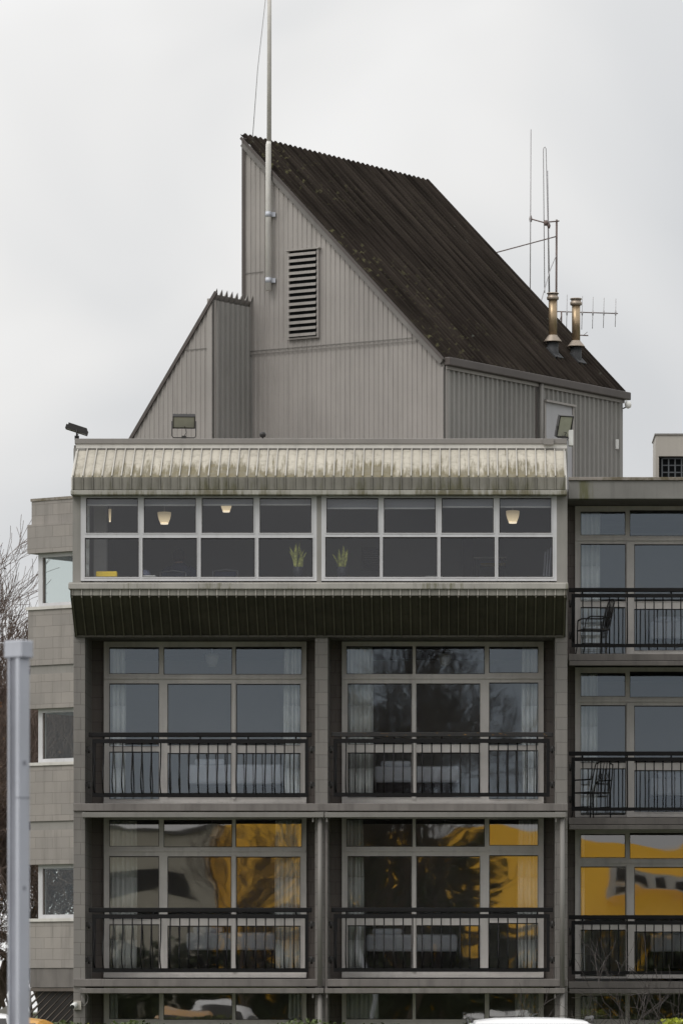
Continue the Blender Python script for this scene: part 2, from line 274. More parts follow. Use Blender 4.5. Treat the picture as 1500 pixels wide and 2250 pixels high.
# ------------------------------------------------------------------ mesh helpers
def fx(px, d): return (px-PX)*d/F
def fz(py, d): return CZ + (PY-py)*d/F
ORG = {}
class MB:
    def __init__(s): s.v = []; s.f = []; s.sm = []; s.mi = {}
    def quad(s, *p, smooth=False):
        n = len(s.v); s.v += [tuple(q) for q in p]; s.f.append(tuple(range(n, n+len(p)))); s.sm.append(smooth); return s
    def box(s, x0, x1, y0, y1, z0, z1):
        if x0 > x1: x0, x1 = x1, x0
        if y0 > y1: y0, y1 = y1, y0
        if z0 > z1: z0, z1 = z1, z0
        return s.hexa([(x0,y0,z0),(x1,y0,z0),(x1,y1,z0),(x0,y1,z0),(x0,y0,z1),(x1,y0,z1),(x1,y1,z1),(x0,y1,z1)])
    def hexa(s, p):
        n = len(s.v); s.v += [tuple(q) for q in p]
        for f in ((0,3,2,1),(4,5,6,7),(0,1,5,4),(1,2,6,5),(2,3,7,6),(3,0,4,7)): s.f.append(tuple(n+i for i in f)); s.sm.append(False)
        return s
    def pbox(s, px0, py0, px1, py1, d0, d1):
        """box whose front face (at distance d0) covers these photo pixels, running back to distance d1"""
        return s.box(fx(px0, d0), fx(px1, d0), d0+CY, d1+CY, fz(py1, d0), fz(py0, d0))
    def obox(s, o, u, v, w):
        """oriented box from corner o along vectors u, v, w"""
        o, u, v, w = map(Vector, (o, u, v, w))
        return s.hexa([o, o+u, o+u+v, o+v, o+w, o+u+w, o+u+v+w, o+v+w])
    def prism(s, poly, ext):
        n = len(s.v); k = len(poly); e = Vector(ext)
        s.v += [tuple(Vector(q)) for q in poly] + [tuple(Vector(q)+e) for q in poly]
        s.f.append(tuple(range(n, n+k))[::-1]); s.f.append(tuple(range(n+k, n+2*k))); s.sm += [False]*2
        for i in range(k):
            j = (i+1) % k; s.f.append((n+i, n+j, n+k+j, n+k+i)); s.sm.append(False)
        return s
    def tube(s, pts, r, n=6, cap=True, smooth=True):
        pts = [Vector(p) for p in pts]; rs = r if isinstance(r, (list, tuple)) else [r]*len(pts)
        base = len(s.v); pv = None
        for i, p in enumerate(pts):
            t = (pts[min(i+1, len(pts)-1)] - pts[max(i-1, 0)])
            if t.length < 1e-9: t = Vector((0, 0, 1))
            t.normalize()
            if pv is None:
                a = Vector((0, 0, 1)) if abs(t.z) < 0.9 else Vector((1, 0, 0)); pv = t.cross(a).normalized()
            pv = (pv - t*pv.dot(t)).normalized(); b = t.cross(pv)
            for k in range(n):
                an = 2*math.pi*k/n; q = p + (pv*math.cos(an) + b*math.sin(an))*rs[i]; s.v.append((q.x, q.y, q.z))
        for i in range(len(pts)-1):
            for k in range(n):
                a0 = base+i*n+k; a1 = base+i*n+(k+1) % n; s.f.append((a0, a1, a1+n, a0+n)); s.sm.append(smooth)
        if cap:
            s.f.append(tuple(base+k for k in range(n))[::-1]); s.f.append(tuple(base+(len(pts)-1)*n+k for k in range(n))); s.sm += [False]*2
        return s
    def lathe(s, c, prof, n=20, axis=None, cap=True):
        """prof: (radius, height) pairs along z from c"""
        c = Vector(c); ax = Vector(axis).normalized() if axis else Vector((0, 0, 1)); M = ax.to_track_quat('Z', 'Y').to_matrix()
        base = len(s.v)
        for r, h in prof:
            for k in range(n):
                an = 2*math.pi*k/n; q = c + M @ Vector((r*math.cos(an), r*math.sin(an), h)); s.v.append(tuple(q))
        for i in range(len(prof)-1):
            for k in range(n):
                a0 = base+i*n+k; a1 = base+i*n+(k+1) % n; s.f.append((a0, a1, a1+n, a0+n)); s.sm.append(True)
        if cap:
            s.f.append(tuple(base+k for k in range(n))[::-1]); s.f.append(tuple(base+(len(prof)-1)*n+k for k in range(n))); s.sm += [False]*2
        return s
    def build(s, name, mat, parent=None, label=None, cat=None, group=None, kind=None, bevel=0, org=None):
        if parent is not None: og = ORG[parent.name]
        elif org is not None: og = Vector(org)
        else:
            xs = [p[0] for p in s.v]; ys = [p[1] for p in s.v]; zs = [p[2] for p in s.v]
            og = Vector(((min(xs)+max(xs))/2, (min(ys)+max(ys))/2, min(zs)))
        me = bpy.data.meshes.new(name); me.from_pydata([(p[0]-og.x, p[1]-og.y, p[2]-og.z) for p in s.v], [], s.f)
        me.polygons.foreach_set('use_smooth', s.sm); me.materials.append(mat); me.update()
        for i, (a_, b_, m_) in enumerate(s.mi.get('r', [])):
            me.materials.append(m_)
            for k in range(a_, b_): me.polygons[k].material_index = i+1
        o = bpy.data.objects.new(name, me); COL.objects.link(o)
        if parent is not None: o.parent = parent
        else: o.location = og
        ORG[o.name] = og
        if bevel:
            b = o.modifiers.new('bevel', 'BEVEL'); b.width = bevel; b.segments = 2; b.limit_method = 'ANGLE'
        tag(o, label, cat, group, kind); return o
def tag(o, label=None, cat=None, group=None, kind=None):
    for k, v in (('label', label), ('category', cat), ('group', group), ('kind', kind)):
        if v: o[k] = v
    return o
def empty(name, loc, label, cat, group=None):
    o = bpy.data.objects.new(name, None); COL.objects.link(o); o.location = loc; o.empty_display_size = 0.3
    ORG[o.name] = Vector(loc); return tag(o, label, cat, group)
rnd = random.Random(7)
# ------------------------------------------------------------------ ground
ys = [-700, -16, -13, -10, -6, -4, 40, 900]; zs = [0, 0, -0.15, -0.5, -0.9, -0.95, -0.95, -0.95]
m = MB()
for (y0, z0), (y1, z1) in zip(list(zip(ys, zs))[:-1], list(zip(ys, zs))[1:]):
    for x0, x1 in ((-900, -60), (-60, 60), (60, 900)): m.quad((x0, y0, z0), (x1, y0, z0), (x1, y1, z1), (x0, y1, z1))
m.build('ground', GRND, kind='structure', org=(0, 0, 0))
MB().box(-40, 40, -78, -18, 0.004, 0.03).build('car_park', ASPH, kind='structure')
# ------------------------------------------------------------------ windows and railings
def ring(m, d, x0, y0, x1, y1, w, dep):
    """rectangular ring just inside pixel rect at distance d, w metres wide, dep metres deep"""
    X0, X1, Z0, Z1 = fx(x0, d), fx(x1, d), fz(y1, d), fz(y0, d); Y = d+CY
    m.box(X0, X1, Y, Y+dep, Z1-w, Z1); m.box(X0, X1, Y, Y+dep, Z0, Z0+w)
    m.box(X0, X0+w, Y, Y+dep, Z0+w, Z1-w); m.box(X1-w, X1, Y, Y+dep, Z0+w, Z1-w)
def window(root, d, outer, panes, fm, gm, dz=0.0, name='window', dep=0.07, label=None, wob=0.0012, skip_below=None):
    """frame with pane openings; the frame is filled cell by cell; each pane gets a bead, a dark gasket and its own glass"""
    def X(p): return fx(p, d)
    def Zf(p): return fz(p, d)+dz
    xs = sorted({outer[0], outer[2]} | {p[0] for p in panes} | {p[2] for p in panes}); yz = sorted({outer[1], outer[3]} | {p[1] for p in panes} | {p[3] for p in panes})
    fr = MB(); Y = d+CY
    for j in range(len(yz)-1):
        i = 0
        while i < len(xs)-1:
            cyy = (yz[j]+yz[j+1])/2
            def isin(i): 
                cx = (xs[i]+xs[i+1])/2
                return any(p[0] < cx < p[2] and p[1] < cyy < p[3] for p in panes)
            if isin(i): i += 1; continue
            k = i
            while k+1 < len(xs)-1 and not isin(k+1): k += 1
            fr.box(X(xs[i]), X(xs[k+1]), Y, Y+dep, Zf(yz[j+1]), Zf(yz[j])); i = k+1
    for p in panes:      # raised sash bead around each opening
        x0, x1, z0, z1 = X(p[0]), X(p[2]), Zf(p[3]), Zf(p[1]); w = 0.014
        for bx in ((x0-w, x1+w, z1, z1+w), (x0-w, x1+w, z0-w, z0), (x0-w, x0, z0, z1), (x1, x1+w, z0, z1)):
            fr.box(bx[0], bx[1], Y-0.009, Y-0.0005, bx[2], bx[3])
    fo = fr.build(name, fm, root, label=label)
    for p in panes:
        x0, x1, z0, z1 = X(p[0]), X(p[2]), Zf(p[3]), Zf(p[1])
        g = MB(); w = 0.011
        for bx in ((x0, x1, z1-w*1.6, z1), (x0, x1, z0, z0+w), (x0, x0+w, z0+w, z1-w*1.6), (x1-w, x1, z0+w, z1-w*1.6)): g.box(bx[0]+0.001, bx[1]-0.001, Y+0.018, Y+0.05, bx[2]+0.001, bx[3]-0.001)
        g.build('gasket', GASK, fo)
        q = MB(); a, b = rnd.uniform(-wob, wob), rnd.uniform(-wob, wob)
        hw, hh = (x1-x0)/2, (z1-z0)/2
        P = []
        for yy in (0.026, 0.032):
            for sx, sz in ((-1, -1), (1, -1), (1, 1), (-1, 1)):
                P.append((x0+hw+sx*(hw-0.006), Y+yy+sx*hw*a+sz*hh*b, z0+hh+sz*(hh-0.006)))
        q.hexa([P[0], P[1], P[5], P[4], P[3], P[2], P[6], P[7]]); q.build('pane', gm, fo)
    return fo
def baluster(root, x, y, ztop, zbot, belly):
    h = ztop-zbot
    pts = [(x, y, ztop), (x, y-0.01*belly, ztop-h*0.2), (x, y-0.09*belly, ztop-h*0.42), (x, y-0.22*belly, ztop-h*0.62), (x, y-0.28*belly, ztop-h*0.76), (x, y-0.2*belly, ztop-h*0.9), (x, y-0.04*belly, zbot)]
    MB().tube(pts, 0.0115, 6).build('baluster', RAIL, root)
def railing(root, d, hx0, hx1, fx0, fx1, hy0, hy1, ty0, ty1, by0, by1, first, step, n, posts, bx, dz=0.0, belly=1.0, hm=None, hlabel=None, bl_extra=0, label=None):
    def X(p): return fx(p, d)
    def Z(p): return fz(p, d)+dz
    y = d+CY; f = MB()
    f.box(X(fx0), X(fx1), y-0.028, y+0.028, Z(ty1), Z(ty0)); f.box(X(fx0), X(fx1), y-0.028, y+0.028, Z(by1), Z(by0))
    for a, b in ((fx0, fx0+7), (fx1-7, fx1)): f.box(X(a), X(b), y-0.027, y+0.027, Z(by0), Z(ty1))
    for p in posts: f.box(X(p-2), X(p+2), y-0.012, y+0.012, Z(ty0), Z(hy1))
    ro = f.build('balcony_railing', RAIL, root, label=label)
    h = MB(); h.box(X(hx0), X(hx1), y-0.035, y+0.035, Z(hy1), Z(hy0)); h.build('handrail', hm or RAIL, ro, label=hlabel, bevel=0.008)
    for i in range(n): baluster(ro, X(first+step*i)+rnd.uniform(-0.001, 0.001), y, Z(ty1), Z(by0), belly*rnd.uniform(0.96, 1.04))
    # side belly bars behind the end posts
    for p in (fx0+12, ):
        MB().tube([(X(p-6), y, Z(ty1)), (X(p-6), y-0.02, Z(ty1+30)), (X(p-8), y-0.26*belly, Z(ty1+82)), (X(p-8), y-0.2*belly, Z(by0-12)), (X(p-7), y, Z(by0))], 0.012, 5).build('baluster', RAIL, ro)
    for (b0, b1) in bx:
        for py in (ty1+8, by0-24):
            bm_ = MB().box(X(b0), X(b1), y-0.01, y+0.06, Z(py+10), Z(py)); bm_.tube([(X((b0+b1)/2), y-0.005, Z(py-2)), (X((b0+b1)/2), y+0.01, Z(py+14))], 0.02, 6); bm_.build('bracket', DARK, ro)
    return ro
# ------------------------------------------------------------------ hotel block (two bays, lounge box on top)
D0, DW = 80.0, 81.33
SP = 2.807                                                   # storey height
XL, XR = fx(161.5, D0), fx(1246, D0)
ZB = -0.95
hotel = empty('hotel_block', ((XL+XR)/2, 0, ZB), 'four storey grey block with two columns of balconies and a projecting glazed lounge on top', 'building')
ZSOF = fz(1395, 80)                                          # underside of lounge at the pier line
for a, b in ((161.5, 187), (692, 720), (1219, 1246)):
    MB().box(fx(a, D0), fx(b, D0), 0, 1.33, ZB, ZSOF).build('pier', BLK, hotel, bevel=0.006)
# recessed window wall pieces, party walls, outer walls and back
m = MB(); zz = [ZB, ZSOF]
ops = [(fx(228, DW), fx(673, DW)), (fx(750.8, DW), fx(1194, DW))]
segs = [(fx(187, D0), ops[0][0]), (ops[0][1], ops[1][0]), (ops[1][1], fx(1219, D0))]
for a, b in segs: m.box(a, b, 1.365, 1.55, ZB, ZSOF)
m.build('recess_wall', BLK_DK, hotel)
m = MB()
m.box(XL, XL+0.19, 1.33, 12, ZB, 10.5); m.box(XR-0.19, XR, 1.33, 12, ZB, 10.5)
m.box(XL+0.19, XR-0.19, 11.8, 12, ZB, 10.5)
m.box(XL, XL+0.19, 0.0, 1.33, ZSOF+0.002, 10.5); m.box(XR-0.19, XR, 0.0, 1.33, ZSOF+0.002, 10.5)
m.build('outer_wall', WALL, hotel)
m = MB()
for k in range(3):
    zf = fz(1766, 80) - SP*k
    m.box(XL+0.2, XR-0.2, 1.56, 6.0, zf-0.12, zf)            # bedroom floors
m.box(XL+0.2, XR-0.2, 1.56, 6.0, ZSOF+0.001, ZSOF+0.14)
m.build('room_floor', CARPET, hotel)
m = MB(); m.box(XL+0.2, XR-0.2, 6.01, 6.2, ZB, ZSOF); m.box(fx(692, D0), fx(720, D0), 1.56, 6.0, ZB, ZSOF)
m.build('room_wall', ROOM, hotel)
MB().box(XL+0.2, XR-0.2, 0.25, 1.56, ZSOF+0.001, ZSOF+0.14).build('balcony_soffit', CONC, hotel)
for k in range(2):
    z1 = fz(1766, 80)-SP*k; z0 = fz(1783, 80)-SP*k
    MB().box(XL-0.004, XR+0.006, -0.035, 1.36, z0, z1).build('floor_slab', CONC, hotel, bevel=0.012)
for k in range(3):
    for (a, b) in ((228, 673), (750.8, 1194)):
        zf = fz(1762, DW)-SP*k; MB().box(fx(a, DW), fx(b, DW), 1.26, 1.55, zf-0.055, zf-0.001).build('door_sill', ALU_D, hotel)
# gutters below each slab with drop hooks and downpipes
for k in range(2):
    dyk = SP*k
    for (a, b, sh) in ((180-5*k, 711, 0), (713.5, 1243-2*k, 0)):
        z1, z0 = fz(1785.5, 79.8)-dyk, fz(1797, 79.8)-dyk
        g = MB().box(fx(a, 79.8), fx(b, 79.8), -0.2, -0.037, z0, z1)
        go = g.build('gutter', PIPE if k == 0 else CONC, hotel, bevel=0.01)
        for hxp in (a+4, b-24 if b < 800 else b-22):
            MB().box(fx(hxp-1.5, 79.8), fx(hxp+1.5, 79.8), -0.16, -0.14, z0-0.07, z0-0.0005).build('gutter_hook', PIPE, go)
    ztop, zbot = fz(1797, 80)-dyk-0.0, (fz(1766, 80)-SP*(k+1)) if k == 0 else ZB
    for px in (702.5, 1234.5):
        MB().tube([(fx(px, 79.9), -0.1, ztop), (fx(px, 79.9), -0.1, zbot-(0.14 if k == 0 else 0))], 0.039, 12).build('downpipe', PIPE, hotel)
MB().tube([(fx(716, 79.9), -0.03, fz(1797, 80)), (fx(716, 79.9), -0.03, ZB)], 0.02, 8).build('downpipe', CONC, hotel)
# bedroom windows: the right bay mirrors the left one
LB = [(240, 1422, 349.5, 1481), (359.5, 1422, 510, 1482.5), (517.5, 1421, 663, 1482.5), (240, 1502, 349.5, 1641), (240, 1652, 349.5, 1757), (368, 1502.5, 508, 1638.5), (368, 1655, 508, 1753), (519, 1503, 660, 1638.5), (519, 1655, 660, 1753)]
RB = [(760.5, 1420, 906, 1481.5), (913, 1420, 1064.5, 1481.5), (1074, 1421, 1182, 1479), (763.5, 1502, 904, 1636.5), (763.5, 1654, 904, 1753), (914.5, 1502, 1054.5, 1636.5), (914.5, 1654, 1054.5, 1753), (1074, 1500, 1182, 1638.5), (1074, 1649, 1182, 1757)]
for k in range(3):
    gm = (GLASS, GLASS_W, GLASS_W)[k]; wob = (0.0006, 0.0025, 0.002)[k]
    window(hotel, DW-0.03, (228, 1410, 673, 1762), LB, ALU_D, gm, -SP*k, wob=wob)
    window(hotel, DW-0.03, (750.8, 1410, 1194, 1762), RB, ALU_D, gm, -SP*k, wob=wob)
# transom rail and sliding-door meeting stile stand proud
for k in range(3):
    for (a, b, st) in ((228, 673, 513.5), (750.8, 1194, 909.3)):
        d = DW-0.07; m = MB()
        m.box(fx(a+2, d), fx(b-2, d), d+CY, d+CY+0.028, fz(1492, d)-SP*k, fz(1488, d)-SP*k)
        m.box(fx(st-3.2, d), fx(st+3.2, d), d+CY, d+CY+0.028, fz(1757, d)-SP*k, fz(1499, d)-SP*k)
        m.build('door_stile', ALU_D, hotel)
for k in range(2):
    dz = -SP*k
    railing(hotel, 80.12, 195, 685, 203, 677, 1610, 1620, 1624.5, 1633.5, 1743, 1752, 228, 20.9, 21, (228, 335, 440, 545, 650), ((187.5, 203), (677, 692)), dz)
    railing(hotel, 80.12, 728, 1214, 733, 1207, 1609.5, 1619.5, 1624, 1633, 1742.5, 1751, 760, 20.9, 21, (761, 866, 970, 1075, 1180), ((720.5, 733), (1207, 1218.5)), dz,
            hm=RAIL_L if k == 0 else None, hlabel='handrail spotted with orange lichen' if k == 0 else None)
# lounge box --------------------------------------------------------
DL = 79.2; yL = DL+CY
LXa, LXb = fx(159.5, DL), fx(1246, DL)
Zs, Zh = fz(1278.5, DL), fz(1087, DL)
m = MB()
for a, b in ((159.5, 177.5), (695.5, 706), (1222.5, 1246)): MB().box(fx(a, DL), fx(b, DL), yL, yL+0.16, Zs-0.25, Zh+0.15).build('lounge_pier', WALL, hotel)
for a, b in ((LXa, LXa+0.16), (LXb-0.16, LXb)): MB().box(a, b, yL+0.161, 0.0, Zs-0.25, Zh+0.15).build('lounge_wall', WALL, hotel)
MB().box(LXa+0.17, LXb-0.17, -0.4, 6.0, 7.8, 7.86).build('lounge_floor', CARPET, hotel)
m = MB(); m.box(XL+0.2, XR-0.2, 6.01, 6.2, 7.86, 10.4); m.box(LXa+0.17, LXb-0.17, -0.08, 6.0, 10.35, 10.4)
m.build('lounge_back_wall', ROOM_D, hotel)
MB().box(fx(206, 80.9), fx(234, 80.9), 0.9, 1.15, 7.87, 10.34).build('lounge_column', ROOM, hotel)
MB().box(XL-0.0, XR, 0.1, 12, 10.42, 10.56).build('roof_deck', CONC, hotel)
# sill band, header band
MB().box(fx(150, 79.0), fx(1248, 79.0), -1.0, -0.66, fz(1294.5, 79.0), fz(1281, 79.0)).build('sill_band', CONC_L, hotel, bevel=0.012)
MB().box(fx(152, 79.0), fx(1247, 79.0), -0.99, -0.83, fz(1282, 79.0), fz(1279.5, 79.0)).build('sill_band', SEAM, hotel)
MB().box(fx(155, 79.0), fx(1245, 79.0), -1.0, -0.80, fz(1087, 79.0), fz(1077, 79.0)).build('header_band', CONC_M, hotel, bevel=0.01)
# awning: standing-seam cladding sloping out over the windows, with a vertical skirt
def seams(name_pan, name_rib, prof, xa, xb, n, mats, ribmat, rh=0.03, bulge=0.012, rw=0.009, root=hotel, labels=(None, None)):
    """prof: list of (y, z) from top to bottom; pans between n seams from xa to xb (xa, xb functions of profile index)"""
    pan = MB(); rib = pan; K = len(prof)
    for i in range(n):
        for k in range(K-1):
            seg = 5
            for s_ in range(seg):
                P = []
                for (kk, uu) in ((k, s_/seg), (k, (s_+1)/seg), (k+1, (s_+1)/seg), (k+1, s_/seg)):
                    x = xa + (xb-xa)*(i+uu)/n; y, z = prof[kk]
                    b = bulge*math.sin(math.pi*uu)
                    P.append((x, y-b, z))
                pan.quad(P[3], P[2], P[1], P[0], smooth=True)
    nf = len(pan.f)
    for i in range(n+1):
        x = xa + (xb-xa)*i/n + (rnd.uniform(-0.004, 0.004) if 0 < i < n else 0)
        for k in range(K-1):
            (y0, z0), (y1, z1) = prof[k], prof[k+1]
            dv = Vector((0, y1-y0, z1-z0)).normalized(); nv = Vector((0, dv.z, -dv.y))
            if nv.y > 0: nv = -nv
            e = nv*rh
            rib.hexa([(x-rw, y0+0.005, z0), (x+rw, y0+0.005, z0), (x+rw, y0+e.y, z0+e.z), (x-rw, y0+e.y, z0+e.z), (x-rw, y1+0.005, z1), (x+rw, y1+0.005, z1), (x+rw, y1+e.y, z1+e.z), (x-rw, y1+e.y, z1+e.z)])
    pan.mi['r'] = [(nf, len(pan.f), ribmat)]
    po = pan.build(name_pan, mats, root, label=labels[0])
    return po
y_out = -0.95; zA0, zA1, zA2 = fz(985, 80.1), fz(1048.5, 79.05), fz(1076, 79.05)
axa, axb = fx(160.5, 79.05), fx(1240.5, 79.25)
seams('awning_cladding', 'seam', [(0.1, zA0), (y_out, zA1)], axa, axb, 51, CREAM, SEAM)
seams('awning_skirt', 'seam', [(y_out, zA1-0.001), (y_out, zA2)], axa, axb, 51, SKIRT, SKIRT, rh=0.022)
m = MB()   # end cheeks closing the awning
for x, s in ((axa-0.03, 1), (axb+0.002, 1)):
    m.prism([(x, 0.1, zA0), (x, y_out-0.02, zA1), (x, y_out-0.02, zA2), (x, 0.1, zA2)], (0.026, 0, 0))
m.build('awning_cheek', WHITE, hotel)
m = MB(); m.box(axa-0.03, axb+0.05, 0.02, 0.13, zA0-0.008, fz(976, 80.1)); m.build('white_flashing', WHITE, hotel)
m = MB()   # dark strip standing in for the shadow below the flashing
m.box(axa, axb, 0.03, 0.1, zA0-0.05, zA0-0.009); m.build('shadow_strip', TRIM2, hotel)
m = MB(); m.box(fx(165, 80.1), fx(1245, 80.1), -0.0, 0.35, fz(976, 80.05)+0.001, fz(964, 80.05))
m.box(fx(165, 80.1), fx(165, 80.1)+0.3, 0.351, 12, fz(976, 80.05)+0.001, fz(964, 80.05)); m.box(fx(1245, 80.1)-0.3, fx(1245, 80.1), 0.351, 12, fz(976, 80.05)+0.001, fz(964, 80.05))
m.build('parapet_cap', CAPM, hotel, bevel=0.008)
MB().box(fx(1193, 79.95), fx(1216, 79.95), -0.05, 0.1, fz(976.5, 79.95), fz(963.5, 79.95)).build('cap_joint_cover', CAPM, hotel)
# flare under the lounge
zF0, zF1, zF2 = fz(1295, 79.05), fz(1308.5, 79.05), fz(1396, 80.0)
fxa, fxb = fx(158.5, 79.05), fx(1240, 79.15)
seams('flare_strip', 'seam', [(y_out, zF0), (y_out, zF1)], fxa, fxb, 51, FLARE_S, SEAM, rh=0.02)
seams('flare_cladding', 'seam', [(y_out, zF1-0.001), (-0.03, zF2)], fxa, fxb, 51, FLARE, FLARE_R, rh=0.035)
m = MB()
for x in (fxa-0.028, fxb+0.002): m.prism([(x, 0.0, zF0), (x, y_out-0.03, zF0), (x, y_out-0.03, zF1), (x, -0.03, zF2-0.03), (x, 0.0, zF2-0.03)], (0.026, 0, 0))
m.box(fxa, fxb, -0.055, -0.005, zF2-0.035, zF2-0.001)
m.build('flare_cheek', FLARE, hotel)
# lounge windows, each four sashes over four panes
LWa = [(189.2, 1094, 303.2, 1171), (316, 1094, 430.4, 1171), (443.2, 1094, 557.2, 1171), (570.4, 1094, 684, 1171), (186.4, 1182, 305.2, 1268), (313, 1182, 432.8, 1268), (441, 1182, 560, 1268), (568, 1182, 687.2, 1268)]
LWb = [(716.8, 1094, 830.8, 1171), (843, 1094, 957, 1171), (970, 1094, 1084, 1171), (1096.8, 1094, 1210.8, 1171), (714.4, 1180, 834, 1268), (840.6, 1180, 960.4, 1268), (967.4, 1180, 1086.6, 1268), (1094, 1180, 1213.8, 1268)]
for outer, ps, rails in (((177.5, 1088, 695.5, 1276.5), LWa, (1108.5, 1108.5, 1108, 1107.5)), ((706, 1087, 1222.5, 1276.5), LWb, (1115.5, 1115.5, 1112.5, 1112.5))):
    wo = window(hotel, DL, outer, ps, ALU, GLASS_L, name='window', wob=0.0004)
    for p, ry in zip(ps[:4], rails):
        x0, x1 = fx(p[0]+1, DL+0.2), fx(p[2]-1, DL+0.2); zr = fz(ry, DL+0.2)
        MB().box(x0-0.01, x1+0.01, yL+0.185, yL+0.19, zr, fz(1088, DL+0.2)+0.05).build('blind', BLIND, wo)
        MB().box(x0, x1, yL+0.175, yL+0.2, zr-0.024, zr-0.001).build('blind_rail', ALU, wo)
# ------------------------------------------------------------------ hotel wing on the right, set back
D2, D2W = 85.5, 86.8; y2 = D2+CY
WX0, WX1 = fx(1248.5, D2), fx(1760, D2)
wing = empty('hotel_wing', ((WX0+WX1)/2, y2, ZB), 'grey wing with black railed balconies set back to the right of the main block', 'building')
SPW = 2.8
ztopw = fz(1096, D2)
MB().box(WX0, WX1, y2, y2+0.25, ztopw, fz(1056, D2)).build('fascia', CONC_W, wing, bevel=0.008)
def moss(t, g, col): return mixc(t, ramp(t, noise(t, g, 2.2, 5, 0.7), 0.45, 0.6), col, (0.12, 0.1, 0.06))
MOSSCAP = paint('mossy_cap', (0.3, 0.27, 0.24), 0.8, 0.2, 3, 0.2, extra=moss)
MB().box(WX0, WX1, y2-0.03, y2+0.35, fz(1055.5, D2), fz(1048.5, D2)).build('parapet_cap', MOSSCAP, wing, bevel=0.006)
def mossy(t, g, col):
    sx = t.nodes.new('ShaderNodeSeparateXYZ'); t.links.new(g, sx.inputs[0])
    return col
MB().box(WX0, WX1, y2+0.26, 20, fz(1070, D2)-0.1, fz(1070, D2)).build('roof_deck', CONC, wing)
MB().box(WX0, WX1, y2+0.26, 6.8, ztopw+0.01, ztopw+0.1).build('soffit', CONC, wing)
m = MB()
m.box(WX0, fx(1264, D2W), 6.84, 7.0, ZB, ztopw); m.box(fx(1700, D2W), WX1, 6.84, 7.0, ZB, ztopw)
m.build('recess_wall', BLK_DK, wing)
m = MB(); m.box(WX0, WX0+0.1, 7.0, 20, ZB, ztopw); m.box(WX1-0.19, WX1, 7.0, 20, ZB, ztopw); m.box(WX0, WX1, 20, 20.2, ZB, ztopw)
m.build('outer_wall', WALL, wing)
MB().box(WX1-0.19, WX1, y2, 6.84, ZB, ztopw).build('pier', BLK, wing)
WWt = [(1275, 1124, 1373.5, 1176), (1383, 1121, 1545, 1178), (1553, 1121, 1690, 1178), (1275, 1195, 1374, 1322), (1275, 1334, 1374, 1437), (1393, 1196, 1543, 1322), (1393, 1338, 1543, 1430), (1555, 1196, 1690, 1322), (1555, 1338, 1690, 1430)]
m = MB(); m2 = MB()
for k in range(4):
    dz = -SPW*k
    zs_ = fz(1437, D2)+dz
    if k < 3:
        MB().box(WX0, WX1, y2, 6.84, fz(1452, D2)+dz, zs_).build('floor_slab', CONC, wing, bevel=0.008)
        MB().box(WX0+0.01, WX1, y2-0.09, y2-0.004, fz(1463, D2-0.05)+dz, fz(1453, D2-0.05)+dz).build('gutter', CONC, wing, bevel=0.008)
        railing(wing, D2+0.1, 1249, 1748, 1255, 1745, 1292, 1301, 1305, 1313, 1415, 1422.5, 1280, 19.55, 23, (1279, 1377, 1474, 1572, 1670), ((1249.5, 1255),), dz, belly=0.35)
    window(wing, D2W, (1263, 1112, 1701, 1441), WWt, ALU_D, (GLASS, GLASS, GLASS_W, GLASS_W)[k], dz, wob=(0.0006, 0.0012, 0.0025, 0.002)[k])
    d = D2W-0.035
    MB().box(fx(1376.5, d), fx(1391.5, d), d+CY-0.01, d+CY+0.022, fz(1441, d)+dz, fz(1191, d)+dz).build('door_stile', ALU_D, wing)
    MB().box(fx(1264, d), fx(1700, d), d+CY, d+CY+0.022, fz(1188, d)+dz, fz(1182, d)+dz).build('transom', ALU_D, wing)
    m.box(WX0+0.1, WX1-0.2, 7.01, 11.5, fz(1449, D2)+dz, zs_)
m.box(WX0+0.1, WX1-0.2, 7.01, 11.5, ztopw-0.03, ztopw+0.0)
m2.box(WX0+0.1, WX1-0.2, 11.51, 11.7, ZB, ztopw)
m.build('room_floor', CARPET, wing); m2.build('room_wall', ROOM, wing)
# ------------------------------------------------------------------ stair block on the left, behind
SX, SY = -7.94, 10.2; u = Vector((0.8176, -0.5758, 0)); v = Vector((0.5758, 0.8176, 0)); P0 = Vector((SX, SY, 0))
stair = empty('stair_block', (SX+1.5, SY+0.5, ZB), 'narrow beige block stair tower with corner windows left of the main block', 'building')
LU, LV = 2.1, 2.6
def slabrot(m, ins, z0, z1, lu=LU, lv=LV):
    o = P0 + u*ins + v*ins; o.z = z0; m.obox(o, u*(lu-ins), v*(lv-2*ins), (0, 0, z1-z0)); return m
P = 2.808; zt = 10.66
m = MB(); slabrot(m, 0.045, 10.24, zt); m.build('parapet', BLK_ST, stair)
m = MB(); slabrot(m, 0.03, zt+0.001, zt+0.05); m.build('parapet_cap', MOSSCAP, stair)
m = MB(); slabrot(m, -0.01, 9.72, 10.239); m.build('spandrel', BLK_ST, stair)
